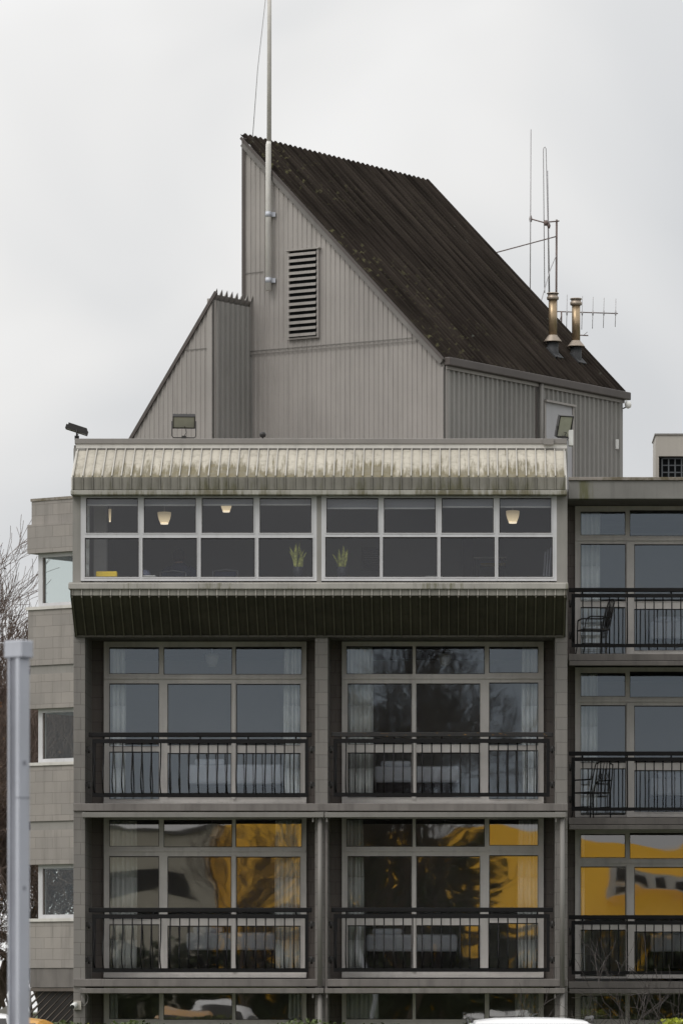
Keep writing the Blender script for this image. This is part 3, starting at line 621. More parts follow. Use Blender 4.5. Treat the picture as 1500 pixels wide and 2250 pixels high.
for k in range(3):
    zs_ = 8.70-P*k
    m = MB(); slabrot(m, -0.03, zs_, zs_+0.055); m.build('sill', WHITE, stair)
    zb = zs_-1.78 if k < 2 else 2.25
    m = MB(); slabrot(m, 0.0, zs_-1.0 if k < 2 else zb, zs_-0.001); m.build('spandrel', BLK_ST, stair)
    if k < 2:
        m = MB(); slabrot(m, 0.03, zs_-1.16, zs_-1.001); m.build('band_course', WALL, stair)
        m = MB(); slabrot(m, -0.012, zb, zs_-1.161); m.build('spandrel', BLK_ST, stair)
    # glazed corner band
    zw0, zw1 = zs_+0.056, (9.719 if k == 0 else zs_+1.78-0.76)
    zw1 = 9.719-P*k+ (0.03 if k else 0)
    zw1 = min(zw1, (9.719, 6.919, 4.111)[k])
    g = MB(); ins = 0.13
    o = P0+u*ins+v*ins
    def post(q, du, dv): 
        qq = Vector(q); qq.z = zw0; g.obox(qq, u*du, v*dv, (0, 0, zw1-zw0))
    w_ = 0.1
    post(o, w_, w_); post(o+v*(LV-2*ins-w_), w_, w_); post(o+u*(LU-ins-w_), w_, w_); post(o+u*(LU-ins-w_)+v*(LV-2*ins-w_), w_, w_); 
    for za, zc_ in ((zw0, zw0+0.07), (zw1-0.07, zw1)):
        for (q, uu, vv) in ((o+u*w_, u*(LU-ins-2*w_), v*0.06), (o+v*w_, u*0.06, v*(LV-2*ins-2*w_)), (o+u*w_+v*(LV-2*ins-0.06), u*(LU-ins-2*w_), v*0.06)):
            qq = Vector(q); qq.z = za; g.obox(qq, uu, vv, (0, 0, zc_-za))
    wo = g.build('corner_window', ALU, stair)
    for (q, uu, vv) in ((o+u*w_+v*0.03, u*(LU-ins-2*w_), v*0.006), (o+v*w_+u*0.03, u*0.006, v*(LV-2*ins-2*w_)), (o+u*w_+v*(LV-2*ins-0.04), u*(LU-ins-2*w_), v*0.006)):
        qq = Vector(q); qq.z = zw0+0.07; q2 = MB(); q2.obox(qq, uu, vv, (0, 0, zw1-zw0-0.14)); q2.build('pane', GLASS_C, wo)
    gk = MB(); qq = o+u*w_+v*0.022; qq.z = zw0+0.07; gk.obox(qq, u*0.022, v*0.02, (0, 0, zw1-zw0-0.14)); gk.build('gasket', TIMB, wo)
m = MB(); slabrot(m, 0.02, 1.9, 2.249); m.build('floor_slab', CONC, stair)
m = MB(); slabrot(m, 0.12, ZB, 1.899); m.build('dark_backing', GASK, stair)  # near-black backing added to stand for the shade behind the slats
# diagonal slat screen at the foot
scr = MB(); L2 = LU; zt_, zb_ = 1.89, ZB
o = P0 + u*0.02 + v*0.03
scr.obox(Vector((o.x, o.y, zt_-0.06)), u*L2, v*0.04, (0, 0, 0.06))
sc = scr.build('slat_screen', TIMB, stair)
i = -21
while i*0.17 < L2+3:
    a = i*0.17; pts = []
    # slat runs up to the right at 40 degrees, clipped to the panel
    t0, t1 = max(0, a), min(L2, a+(zt_-0.06-zb_)/0.82)
    if t1 > t0+0.02:
        zA, zB_ = zb_+(t0-a)*0.82, zb_+(t1-a)*0.82
        q0, q1 = o+u*t0, o+u*t1
        s_ = MB(); h_ = 0.045
        s_.hexa([(q0.x, q0.y, zA), (q1.x, q1.y, zB_), (q1.x+v.x*0.03, q1.y+v.y*0.03, zB_), (q0.x+v.x*0.03, q0.y+v.y*0.03, zA), (q0.x, q0.y, zA+h_), (q1.x, q1.y, min(zB_+h_, zt_-0.061)), (q1.x+v.x*0.03, q1.y+v.y*0.03, min(zB_+h_, zt_-0.061)), (q0.x+v.x*0.03, q0.y+v.y*0.03, zA+h_)])
        s_.build('slat', TIMB, sc)
    i += 1
# outside stair stringer going down to the left
s_ = MB(); q = Vector((fx(25, 91), 91+CY, fz(2192, 91)))
s_.prism([(q.x+0.35, q.y, q.z+0.12), (q.x-2.6, q.y, q.z-1.75), (q.x-2.6, q.y, q.z-2.05), (q.x+0.35, q.y, q.z-0.16)], (0, 0.08, 0))
s_.build('stair_stringer', WALL, stair)
# ------------------------------------------------------------------ rooftop tower
tw = empty('rooftop_tower', (-0.4, 8, 10.56), 'grey corrugated rooftop tower with a steep dark sloping roof', 'building')
def dpt(px, py, d): return Vector((fx(px, d), d+CY, fz(py, d)))
C = dpt(975, 785, 85.0); A = dpt(533, 301, 87.21); E = dpt(1366, 862, 89.91); B = dpt(938, 401, 92.07)
B = A + (E-C)                                           # keep the roof a true plane with parallel edges
ZR = 10.56
ca = Vector((A.x-C.x, A.y-C.y, 0)); LCA = ca.length; ca.normalize()
ce = Vector((E.x-C.x, E.y-C.y, 0)); LCE = ce.length; ce.normalize()
def corr(name, p, dirv, L, ztop, zbot, pitch, depth, nrm, mat, parent, prof='trap', t0=0.0):
    """corrugated vertical sheeting: real folds; ztop and zbot are functions of the distance along the wall"""
    m = MB(); pts = []; t = t0
    shape = ((0, 0), (0.5, 0), (0.62, 1), (0.88, 1)) if prof == 'trap' else tuple((i/8, 0.5-0.5*math.cos(2*math.pi*i/8)) for i in range(8))
    n = int((L-t0)/pitch)+1
    for i in range(n):
        for a, h in shape:
            tt = t0+(i+a)*pitch
            if tt <= L: pts.append((tt, h))
    pts.append((L, pts[-1][1]))
    for (a, h), (b, g) in zip(pts[:-1], pts[1:]):
        if b-a < 1e-6: continue
        q0 = p+dirv*a+nrm*depth*h; q1 = p+dirv*b+nrm*depth*g
        m.quad((q0.x, q0.y, zbot(a)), (q1.x, q1.y, zbot(b)), (q1.x, q1.y, ztop(b)), (q0.x, q0.y, ztop(a)), smooth=(prof != 'trap'))
    return m.build(name, mat, parent)
nF = Vector((ca.y, -ca.x, 0)); nF = nF if nF.y < 0 else -nF       # front normal
nS = Vector((ce.y, -ce.x, 0)); nS = nS if nS.y < 0 else -nS       # side normal (right, towards camera)
C0 = Vector((C.x, C.y, 0)); A0 = Vector((A.x, A.y, 0)); E0 = Vector((E.x, E.y, 0)); B0 = Vector((B.x, B.y, 0))
slope = (A.z-C.z)/LCA
lapz = lambda t: 12.92
rake = lambda t: C.z-0.06 + slope*t
corr('front_wall', C0, ca, LCA, rake, lambda t: min(lapz(t), rake(t)-0.001), 0.098, 0.014, nF, CLAD, tw)
corr('front_wall', C0-nF*0.012, ca, LCA, lambda t: min(lapz(t)+0.05, rake(t)-0.02), lambda t: ZR, 0.098, 0.014, nF, CLAD, tw)
zlow = C.z-0.16
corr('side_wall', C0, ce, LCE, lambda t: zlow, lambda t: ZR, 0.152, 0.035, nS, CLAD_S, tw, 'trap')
# plain inner walls so that the tower is closed on every side
m = MB()
m.prism([(C0+ca*0.0-nF*0.03)+Vector((0, 0, ZR)), (C0+ca*LCA-nF*0.03)+Vector((0, 0, ZR)), (C0+ca*LCA-nF*0.03)+Vector((0, 0, A.z-0.12)), (C0-nF*0.03)+Vector((0, 0, C.z-0.12))], ce*LCE)
m.build('tower_core', CLAD_S, tw)
# lap seams with rivet-like battens across the front cladding
def batten(name, t0, t1, z, mat=TRIM2, h=0.012, off=0.016):
    m = MB(); p = C0+ca*t0+nF*off; m.obox((p.x, p.y, z), ca*(t1-t0), nF*0.006, (0, 0, h)); return m.build(name, mat, tw)
batten('lap_seam', 0.62, LCA-0.1, 12.965); batten('lap_seam', 0.55, LCA-0.1, 12.90, CAPM, 0.01)
batten('lap_seam', LCA-0.45, LCA-0.02, 14.33)
# roof: corrugated sheets falling to the right-front eave
over = 0.05
sv = (Vector(A)-Vector(C)); sl = sv.length; svn = sv.normalized()
rn = ce.cross(svn); rn = rn if rn.z > 0 else -rn; rn.normalize()
m = MB(); pitch = 0.152; nn = int((LCE+0.1)/pitch)+1; pts = []
for i in range(nn):
    for a, h in ((0, 0), (0.45, 0), (0.6, 1), (0.85, 1)):
        tt = (i+a)*pitch-0.04
        if tt <= LCE+0.06: pts.append((tt, h))
low = Vector(C)-svn*0.03; 
for (a, h), (b, g) in zip(pts[:-1], pts[1:]):
    q0, q1 = low+ce*a+rn*(h*0.045+0.02), low+ce*b+rn*(g*0.045+0.02)
    up = svn*(sl+0.03+over)
    m.quad(q0, q1, q1+up, q0+up)
    m.quad(q0-rn*0.004, q0+up-rn*0.004, q1+up-rn*0.004, q1-rn*0.004)
roof = m.build('roof', ROOF, tw)
# barge boards along both rakes and the high vertical edge
def beam(name, p, q, w, h, side, upv, mat, par=tw):
    p, q = Vector(p), Vector(q); m = MB(); m.obox(p-upv*h, q-p, side*w, upv*h); return m.build(name, mat, par)
beam('barge_board', Vector(C)+nF*0.02-svn*0.05, Vector(A)+nF*0.02-svn*0.11, 0.05, 0.115, nF, rn, TRIM2)
beam('barge_board', Vector(C)+nF*0.071-svn*0.05+rn*0.02, Vector(A)+nF*0.071-svn*0.02+rn*0.02, 0.012, 0.05, nF, rn, TRIM)
beam('barge_board', Vector(E)-svn*0.03, Vector(B)+svn*0.06, 0.06, 0.12, ce, rn, TRIM)
m = MB(); q = A0+nF*0.03; m.obox((q.x, q.y, ZR), -ca*0.07, -nF*0.12, (0, 0, A.z-ZR-0.02)); m.build('corner_trim', TRIM, tw)
m = MB(); q = C0+nF*0.02; m.obox((q.x, q.y, ZR), ca*0.045, nF*0.006, (0, 0, zlow-ZR)); q = C0+nS*0.036; m.obox((q.x, q.y, ZR), ce*0.05, nS*0.006, (0, 0, zlow-ZR)); m.build('corner_trim', CLAD, tw)
# eave gutter, trim below, corner post, downpipe
m = MB(); q = C0+nS*0.02-ce*0.03; m.obox((q.x, q.y, C.z-0.14), ce*(LCE+0.12), nS*0.12, (0, 0, 0.14)); go = m.build('eave_gutter', TRIM, tw, bevel=0.015)
m = MB(); q = C0+nS*0.038; m.obox((q.x, q.y, C.z-0.2), ce*LCE, nS*0.02, (0, 0, 0.055)); m.build('eave_trim', CLAD, tw)
t = 2.98; q = C0+ce*t+nS*0.08; MB().tube([(q.x, q.y, C.z-0.145), (q.x, q.y, ZR)], 0.04, 12).build('downpipe', PIPE, tw)
q = C0+ce*(t-0.12)+nS*0.036; m = MB(); m.obox((q.x, q.y, ZR), ce*0.045, nS*0.012, (0, 0, C.z-0.2-ZR)); m.build('joint_strip', TRIM, tw)
# door on the side wall
def side_pt(px):     # distance along the side wall that a photo column meets
    k = (px-PX)/F; return (k*(C.y-CY)-C.x)/(ce.x-k*ce.y)
t0, t1 = side_pt(1191), side_pt(1249)
dtop = fz(880, C.y-CY+ce.y*t0)
m = MB(); q = C0+ce*t0+nS*0.04; m.obox((q.x, q.y, ZR), ce*(t1-t0), nS*0.03, (0, 0, dtop-ZR-0.03)); dr = m.build('door', DOORP, tw)
m = MB(); q = C0+ce*(t0-0.06)+nS*0.04; m.obox((q.x, q.y, dtop-0.029), ce*(t1-t0+0.12), nS*0.09, (0, 0, 0.035)); m.obox((q.x, q.y, ZR), ce*0.055, nS*0.045, (0, 0, dtop-0.03-ZR))
q = C0+ce*(t1+0.004)+nS*0.04; m.obox((q.x, q.y, ZR), ce*0.055, nS*0.045, (0, 0, dtop-0.03-ZR)); m.build('door_frame', CLAD, dr)
q = C0+ce*(t1-0.12)+nS*0.07; MB().tube([(q.x, q.y, ZR+1.0), (q.x+nS.x*0.05, q.y+nS.y*0.05, ZR+1.0), (q.x+nS.x*0.05-0.08, q.y+nS.y*0.05, ZR+1.0)], 0.01, 6).build('door_handle', DARK, dr)
# louvre on the gable
def front_pt(px): k = (px-PX)/F; return (k*(C.y-CY)-C.x)/(ca.x-k*ca.y)
lt0, lt1 = front_pt(700), front_pt(639)
dl = C.y-CY+ca.y*(lt0+lt1)/2
z1, z0 = fz(550, dl), fz(741, dl)
lo = MB(); q = C0+ca*(lt0)+nF*0.016; lo.obox((q.x, q.y, z0), ca*(lt1-lt0), nF*0.004, (0, 0, z1-z0)); 
lov = lo.build('louvre', BLACKV, tw)
m = MB()
for (a, b, za, zb) in ((lt0-0.035, lt0, z0-0.03, z1+0.0), (lt1, lt1+0.035, z0-0.03, z1+0.0), (lt0, lt1, z0-0.03, z0)):
    q = C0+ca*a+nF*0.015; m.obox((q.x, q.y, za), ca*(b-a), nF*0.05, (0, 0, zb-za))
q = C0+ca*(lt0-0.06)+nF*0.015; m.obox((q.x, q.y, z1+0.001), ca*(lt1-lt0+0.12), nF*0.08, (0, 0, 0.022))
m.build('louvre_frame', CLAD, lov)
ns = 14
for i in range(ns):
    zc_ = z0+(z1-z0)*(i+0.5)/ns-0.03; q = C0+ca*lt0+nF*0.025; m = MB()
    b_ = nF*0.075; m.hexa([Vector((q.x, q.y, zc_+0.045)), Vector((q.x, q.y, zc_+0.045))+ca*(lt1-lt0), Vector((q.x, q.y, zc_-0.01))+ca*(lt1-lt0)+b_, Vector((q.x, q.y, zc_-0.01))+b_,
                         Vector((q.x, q.y, zc_+0.055)), Vector((q.x, q.y, zc_+0.055))+ca*(lt1-lt0), Vector((q.x, q.y, zc_+0.035))+ca*(lt1-lt0)+b_, Vector((q.x, q.y, zc_+0.035))+b_])
    m.build('slat', CLAD, lov)
# low lean-to fin to the left of the gable
Fp = Vector((-4.41, 6.16, 0)); ft = 12.2+CZ-1.65; ztF = fz(655, 86.16); slF = (fz(633, 86.16)-fz(963, 87.14))/1.855
corr('fin_front_wall', Fp, ca, 2.4, lambda t: max(ZR+0.01, ztF+0.06-slF*t), lambda t: ZR, 0.098, 0.014, nF, CLAD, tw)
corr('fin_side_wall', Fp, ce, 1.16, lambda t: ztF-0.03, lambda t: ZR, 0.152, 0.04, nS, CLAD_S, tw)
m = MB(); pt = [Fp-nF*0.03, Fp+ca*2.4-nF*0.03]
m.prism([pt[0]+Vector((0, 0, ZR)), pt[1]+Vector((0, 0, ZR)), pt[1]+Vector((0, 0, max(ZR+0.02, ztF-slF*2.4))), pt[0]+Vector((0, 0, ztF-0.06))], ce*1.1); m.build('fin_core', CLAD_S, tw)
fd = (ca*1.0+Vector((0, 0, -slF))).normalized(); fn = ce.cross(fd); fn = fn if fn.z > 0 else -fn
m = MB(); top = Fp+Vector((0, 0, ztF+0.02))
pts = []
for i in range(9):
    for a, h in ((0, 0), (0.45, 0), (0.7, 1)):
        tt = -0.05+(i+a)*0.152
        if tt < 1.26: pts.append((tt, h))
for (a, h), (b, g) in zip(pts[:-1], pts[1:]):
    q0, q1 = top+ce*a+fn*(h*0.05), top+ce*b+fn*(g*0.05)
    m.quad(q0-fd*(0.06+0.1*h), q1-fd*(0.06+0.1*g), q1+fd*4.3, q0+fd*4.3)
m.build('fin_roof', CAPM, tw)
beam('barge_board', top+nF*0.02-fd*0.12, top+nF*0.02+fd*4.3, 0.03, 0.06, nF, fn, TRIM)
m = MB(); q = Fp+nF*0.016; m.obox((q.x, q.y, ZR), ca*0.1, nF*0.006, (0, 0, ztF+0.0-ZR)); m.obox((Fp.x+nS.x*0.041, Fp.y+nS.y*0.041, ZR), ce*0.05, nS*0.006, (0, 0, ztF-ZR-0.03)); m.build('corner_trim', CLAD, tw)
m = MB(); p = Fp+ca*0.12+nF*0.016; m.obox((p.x, p.y, 12.9), ca*0.5, nF*0.006, (0, 0, 0.012)); m.build('lap_seam', TRIM2, tw)
# flues through the roof
def roof_hit(px, py):
    r = Vector(((px-PX)/F, 1, (PY-py)/F)); o = Vector((0, CY, CZ)); t = (Vector(C)-o).dot(rn)/r.dot(rn); return o+r*t
for px, py, pt_, lab in ((1214, 780, 643, 'left flue, slightly taller, with brown stained pipe'), (1265, 792, 655, 'right flue, slightly shorter, with brown stained pipe')):
    h = roof_hit(px, py); d = h.y-CY; z = lambda p: fz(p, d); c = (h.x, h.y, 0)
    sh = py-780
    fl = MB().lathe(c, [(0.075, z(738+sh)), (0.075, z(pt_+12))], 20).build('flue', FLUE, tw, label=lab)
    MB().lathe(c, [(0.165, z(751+sh*0.9)), (0.155, z(749+sh*0.9)), (0.082, z(737+sh)), (0.078, z(736+sh))], 20).build('storm_collar', FLUE2, fl)
    MB().lathe(c, [(0.1, h.z-0.25), (0.1, z(751+sh*0.9)-0.005)], 16).build('boot', BOOT, fl)
    m = MB(); bq = h-svn*0.12
    m.obox(bq-ce*0.14+rn*0.03-svn*0.02, ce*0.28, svn*0.26, rn*0.04); m.build('boot_flange', BOOT, fl)
    zt1 = z(pt_)
    MB().lathe(c, [(0.085, zt1-0.13), (0.105, zt1-0.12), (0.108, zt1-0.075), (0.088, zt1-0.06), (0.09, zt1-0.03)], 20).lathe(c, [(0.112, zt1-0.018), (0.1, zt1), (0.02, zt1+0.005)], 20).build('cowl', FLUE2, fl)
# ------------------------------------------------------------------ flagpole, antennas, lights on the roof
t = front_pt(590); q = C0+ca*t; base = q+nF*0.17; d = base.y-CY
fp = empty('flagpole', (base.x, base.y, fz(639, d)), 'tall white flagpole fixed to the tower gable, with a thin halyard', 'flagpole')
MB().tube([(fx(589.5, d), base.y, fz(638, d)), (fx(589.5, d), base.y, fz(318, d)), (fx(591, d), base.y, fz(310, d))], [0.05, 0.048, 0.04], 14).build('lower_pole', POLEW, fp)
MB().tube([(fx(591, d), base.y, fz(310.5, d)), (fx(592.5, d), base.y, fz(-260, d))], [0.0405, 0.031], 14).build('upper_pole', POLEG, fp)
MB().lathe((fx(592.5, d), base.y, fz(-260, d)), [(0.03, 0), (0.06, 0.04), (0.03, 0.09)], 12).build('finial', POLEW, fp)
for py in (470, 615):
    m = MB(); m.box(fx(583, d), fx(605, d), base.y+0.02, base.y+0.2, fz(py+5, d), fz(py-5, d)); m.lathe((fx(589.5, d), base.y, fz(py+6, d)), [(0.056, 0), (0.056, 0.09)], 14); m.build('bracket', GALV, fp)
MB().tube([(fx(592, d)-0.05, base.y, fz(-250, d)), (fx(583, d), base.y-0.02, fz(0, d)), (fx(566, d), base.y, fz(150, d)), (A.x+0.17, A.y, A.z-0.05)], 0.006, 4).build('halyard', RODM, fp)
dA = 94.0
am = empty('mast_antenna', (fx(1222, dA), dA+CY, 13.0), 'radio mast behind the roof carrying tall whips and a folded rod', 'antenna')
pz = lambda p, d=dA: fz(p, d)
Y = dA+CY
MB().tube([(fx(1222.5, dA), Y, pz(482)), (fx(1221, dA), Y, pz(800))], 0.02, 8).build('mast', RUST, am)
MB().tube([(fx(1164, dA), Y, pz(480)), (fx(1194, dA), Y-0.1, pz(490)), (fx(1228, dA), Y, pz(485))], 0.014, 6).build('crossbar', RUST, am)
m = MB(); m.lathe((fx(1199, dA), Y-0.1, pz(497)), [(0.03, 0), (0.05, 0.05), (0.03, 0.1)], 8); m.build('clamp', RUST, am)
MB().lathe((fx(1205, dA), Y-0.1, pz(503)), [(0.02, 0), (0.035, 0.05), (0.02, 0.1)], 8).build('clamp', RUST, am); MB().lathe((fx(1165.5, dA), Y, pz(487)), [(0.02, 0), (0.03, 0.06), (0.015, 0.12)], 8).build('clamp', RUST, am)
MB().tube([(fx(1166, dA), Y-0.02, pz(284)), (fx(1164, dA), Y-0.02, pz(690))], 0.0115, 6).build('whip', RODM, am)
MB().tube([(fx(1196, dA), Y-0.1, pz(645)), (fx(1193, dA), Y-0.1, pz(332)), (fx(1194, dA), Y-0.1, pz(326)), (fx(1196.5, dA), Y-0.1, pz(324)), (fx(1199, dA), Y-0.1, pz(328)), (fx(1203, dA), Y-0.1, pz(500)), (fx(1205, dA), Y-0.1, pz(645))], 0.0095, 6).build('folded_rod', RODM, am)
MB().tube([(fx(1202.5, dA), Y-0.08, pz(376)), (fx(1207, dA), Y-0.08, pz(645))], 0.009, 6).build('whip', RODM, am)
MB().tube([(fx(1221.5, dA), Y, pz(519)), (fx(1076, 92.3), 12.25, pz(559, 92.3))], 0.012, 6).build('stay', RUST, am)
MB().tube([(fx(1221, dA), Y-0.02, pz(562)), (fx(1207, dA), Y-0.12, pz(597)), (fx(1180, 91.5), 11.4, pz(692, 91.5))], 0.009, 5).build('cable', RODM, am)
dY = 93.0; Y = dY+CY; pz = lambda p: fz(p, dY)
ya = empty('aerial', (fx(1235, dY), Y, 13.0), 'horizontal television aerial with upright rods behind the right flue', 'antenna')
MB().tube([(fx(1222, dY), Y, pz(684)), (fx(1357, dY), Y, pz(688.5))], 0.011, 6).build('boom', RUST, ya)
for px, h in ((1245, 40), (1278.5, 37), (1302, 35), (1326, 33), (1352, 31)):
    m = MB().tube([(fx(px+0.7, dY), Y, pz(687-h)), (fx(px-1, dY), Y, pz(687+h))], 0.0065, 5); m.lathe((fx(px, dY), Y, pz(693)), [(0.01, 0), (0.018, 0.05), (0.01, 0.1)], 6); m.build('rod', RODM, ya)
MB().tube([(fx(1233, dY), Y, pz(684)), (fx(1233, dY), Y, pz(830))], 0.016, 6).build('mast', RUST, ya)
MB().tube([(fx(1234, dY), Y, pz(690)), (fx(1228, dY), Y-0.05, pz(708))], 0.008, 5).tube([(fx(1270, dY), Y, pz(736)), (fx(1292, dY), Y, pz(737))], 0.012, 5).tube([(fx(1280, dY), Y, pz(738)), (fx(1290, dY), Y, pz(729))], 0.005, 5).build('arm', RUST, ya)
# floodlights
def floodlight(px, py, w, h, d, yaw, pitch, label, basez):
    c = Vector((fx(px, d), d+CY, fz(py, d)))
    root = empty('floodlight', (c.x, c.y, basez), label, 'floodlight', 'floodlights on the lounge parapet')
    M = Matrix.Rotation(R(yaw), 3, 'Z') @ Matrix.Rotation(R(pitch), 3, 'X')
    def T(x, y, z): return c + M @ Vector((x, y, z))
    def ob(m, x0, x1, y0, y1, z0, z1): m.hexa([T(x0, y0, z0), T(x1, y0, z0), T(x1, y1, z0), T(x0, y1, z0), T(x0, y0, z1), T(x1, y0, z1), T(x1, y1, z1), T(x0, y1, z1)]); return m
    m = MB(); hw, hh = w/2, h/2
    ob(m, -hw, hw, 0.0, 0.05, -hh, hh)
    for i in range(7): ob(m, -hw*0.85+i*hw*0.28-0.004, -hw*0.85+i*hw*0.28+0.004, 0.051, 0.085, -hh*0.85, hh*0.85)
    for (x0, x1, z0, z1) in ((-hw, hw, hh-0.016, hh), (-hw, hw, -hh, -hh+0.016), (-hw, -hw+0.016, -hh, hh), (hw-0.016, hw, -hh, hh)): ob(m, x0, x1, -0.016, -0.0005, z0, z1)
    m.build('housing', DARK, root)
    ob(MB(), -hw+0.017, hw-0.017, -0.008, -0.001, -hh+0.017, hh-0.017).build('lens', FLOODG, root)
    l, r_ = T(-hw-0.012, 0.02, 0), T(hw+0.012, 0.02, 0); zb = basez+0.035
    lb = Vector((l.x, l.y, zb)); rb = Vector((r_.x, r_.y, zb))
    MB().tube([l, lb+(l-lb)*0.1, (lb+rb)/2*0.15+lb*0.85, (lb+rb)/2*0.15+rb*0.85, rb+(r_-rb)*0.1, r_], 0.009, 6).build('yoke', DARK, root)
    mid = (lb+rb)/2; MB().box(mid.x-0.035, mid.x+0.035, mid.y-0.03, mid.y+0.03, basez-0.002, zb+0.03).tube([mid+Vector((0.0, 0, 0.02)), mid+Vector((0.04, -0.02, 0.08)), T(0, 0.05, -hh*0.6)], 0.006, 5).build('bracket', DARK, root)
zc = fz(964, 80.05)
floodlight(404, 927, 0.36, 0.25, 80.2, 4, 46, 'black floodlight on a yoke standing left of centre, facing out', zc)
floodlight(168, 947, 0.26, 0.36, 80.2, -88, 72, 'black floodlight at the left corner seen edge on, tipped towards the sky', zc)
floodlight(1240, 937, 0.25, 0.36, 80.2, 28, 22, 'floodlight at the right corner with a pale square lens', zc)
m = MB(); q = C0+ce*side_pt(1252)+nS*0.3
m.box(fx(1248, 80.3), fx(1259, 80.3), 0.25, 0.35, fz(980, 80.3), fz(945, 80.3)); m.build('junction_box', WPLAS, None, 'white plastic junction box behind the right corner floodlight', 'box', bevel=0.01)
m = MB(); m.lathe((fx(577, 80.3), 0.3, zc), [(0.012, 0), (0.012, 0.05), (0.045, 0.06), (0.055, 0.1), (0.04, 0.13), (0.01, 0.14)], 14); m.build('vent_cowl', DARK, None, 'small dark mushroom cowl on the parapet below the flagpole', 'vent')
dd = E.y-CY
sc_ = empty('security_camera', (fx(1372, dd), E.y, fz(900, dd)), 'white dome camera on an arm at the right corner of the tower', 'camera')
MB().tube([(E.x+0.02, E.y-0.05, fz(898, dd)), (fx(1372, dd), E.y-0.1, fz(897, dd)), (fx(1377, dd), E.y-0.1, fz(893, dd))], 0.012, 6).build('arm', DARK, sc_)
MB().lathe((fx(1379, dd), E.y-0.1, fz(899, dd)), [(0.01, 0), (0.05, 0.02), (0.062, 0.07), (0.05, 0.115), (0.015, 0.13)], 16).box(fx(1373.5, dd), fx(1376, dd), E.y-0.12, E.y-0.08, fz(890, dd), fz(880, dd)).build('dome', WPLAS, sc_)
q = C0+ce*side_pt(1350)+nS*0.05
m = MB(); m.box(q.x-0.03, q.x+0.03, q.y-0.03, q.y+0.02, 11.55, 11.72); m.build('sensor_box', WPLAS, None, 'small reddish sensor box on the corrugated side wall', 'sensor', bevel=0.006)
# plant room beyond the wing
dP = 93.0; yP = dP+CY; px0, px1 = fx(1440, dP), fx(1640, dP)
pr = empty('plant_room', ((px0+px1)/2, yP, 10.4), 'beige rooftop plant room with a dark gridded vent, behind the wing parapet', 'building')
m = MB(); zt2 = fz(956, dP); zv = fz(1002, dP)
m.box(px0, px1, yP, yP+1.4, zv, zt2); m.box(px0, fx(1447, dP), yP, yP+1.4, 10.4, zv-0.001); m.box(px1-0.06, px1, yP, yP+1.4, 10.4, zv-0.001); m.box(fx(1447, dP)+0.001, px1-0.061, yP+0.4, yP+1.4, 10.4, zv-0.001); m.build('wall', PLANT, pr)
MB().box(fx(1447, dP)+0.002, px1-0.062, yP+0.2, yP+0.24, 10.4, zv-0.002).build('vent_backing', BLACKV, pr)
m = MB()
for i in range(12): x = fx(1454.5+14.3*i, dP); m.box(x-0.012, x+0.012, yP+0.08, yP+0.1, 10.4, zv-0.04)
for py in (1006, 1021, 1036.5): z = fz(py, dP); m.box(fx(1454, dP), px1-0.07, yP+0.101, yP+0.115, z-0.01, z+0.01)
m.build('vent_grille', MESHM, pr)
MB().box(px0-0.02, px1+0.02, yP-0.02, yP+1.42, zt2+0.001, zt2+0.03).build('roof_cap', CAPM, pr)
# ------------------------------------------------------------------ wall camera, post
yc = -0.05; d = 79.9
wc = empty('wall_camera', (fx(165, d), 0, fz(2225, d)), 'white bullet security camera with cable on the left pier near the bottom', 'camera')
MB().box(fx(161, d), fx(178, d), -0.06, -0.002, fz(2220, d), fz(2200, d)).build('mounting_box', PLANT, wc, bevel=0.006)
MB().lathe((fx(166, d), -0.07, fz(2208, d)), [(0.04, 0), (0.045, 0.02), (0.045, 0.16), (0.04, 0.17)], 14, axis=(-0.25, -1, -0.25)).build('camera_body', WPLAS, wc)
MB().lathe((fx(164.5, d)-0.028, -0.26, fz(2212, d)-0.013), [(0.036, 0), (0.036, 0.012)], 14, axis=(-0.25, -1, -0.25)).build('lens', DARK, wc)
MB().tube([(fx(178, d), -0.03, fz(2212, d)), (fx(185, d), -0.03, fz(2211, d)), (fx(191, d), -0.02, fz(2203, d)), (fx(193, d), 0.0, fz(2193, d)), (fx(190, d), 0.02, fz(2186, d))], 0.008, 6).build('cable', PIPE, wc)
# near post
dN = 30.0; yN = dN+CY; pc = Vector((fx(41, dN), yN, 0)); yaw = R(-38)
post_ = empty('metal_post', (pc.x, pc.y, 0), 'grey galvanised square post with a box cap close to the viewer at the left edge', 'post')
Mz = Matrix.Rotation(yaw, 3, 'Z')
def ob3(m, x0, x1, y0, y1, z0, z1):
    T = lambda x, y, z: pc+Mz @ Vector((x, y, z))
    return m.hexa([T(x0, y0, z0), T(x1, y0, z0), T(x1, y1, z0), T(x0, y1, z0), T(x0, y0, z1), T(x1, y0, z1), T(x1, y1, z1), T(x0, y1, z1)])
zp = fz(1447, dN); hw = 0.047
m = MB()
ob3(m, -hw, -hw+0.014, -hw, hw, 0, zp); ob3(m, hw-0.03, hw, -hw, hw, 0, zp); ob3(m, -hw+0.0141, hw-0.0301, -hw+0.02, hw, 0, zp)
m.build('shaft', GALV, post_, bevel=0.003)
m = MB(); ob3(m, -hw+0.0145, hw-0.0305, -hw+0.012, -hw+0.0195, 0.02, zp-0.001); m.build('channel', GALV_D, post_)
zk = fz(1408, dN); m = MB(); ob3(m, -0.073, 0.073, -0.053, 0.053, zp+0.001, zk); m.build('cap', GALV, post_, bevel=0.008)
for zz_ in (0.9, 2.35, 3.1):
    m = MB(); ob3(m, hw-0.0005, hw+0.0025, -0.012, 0.012, zz_, zz_+0.024); m.build('bolt', GALV_D, post_)
m = MB(); ob3(m, hw-0.029, hw+0.002, -hw-0.002, hw, 2.9, 2.906); m.build('joint_seam', GALV_D, post_)
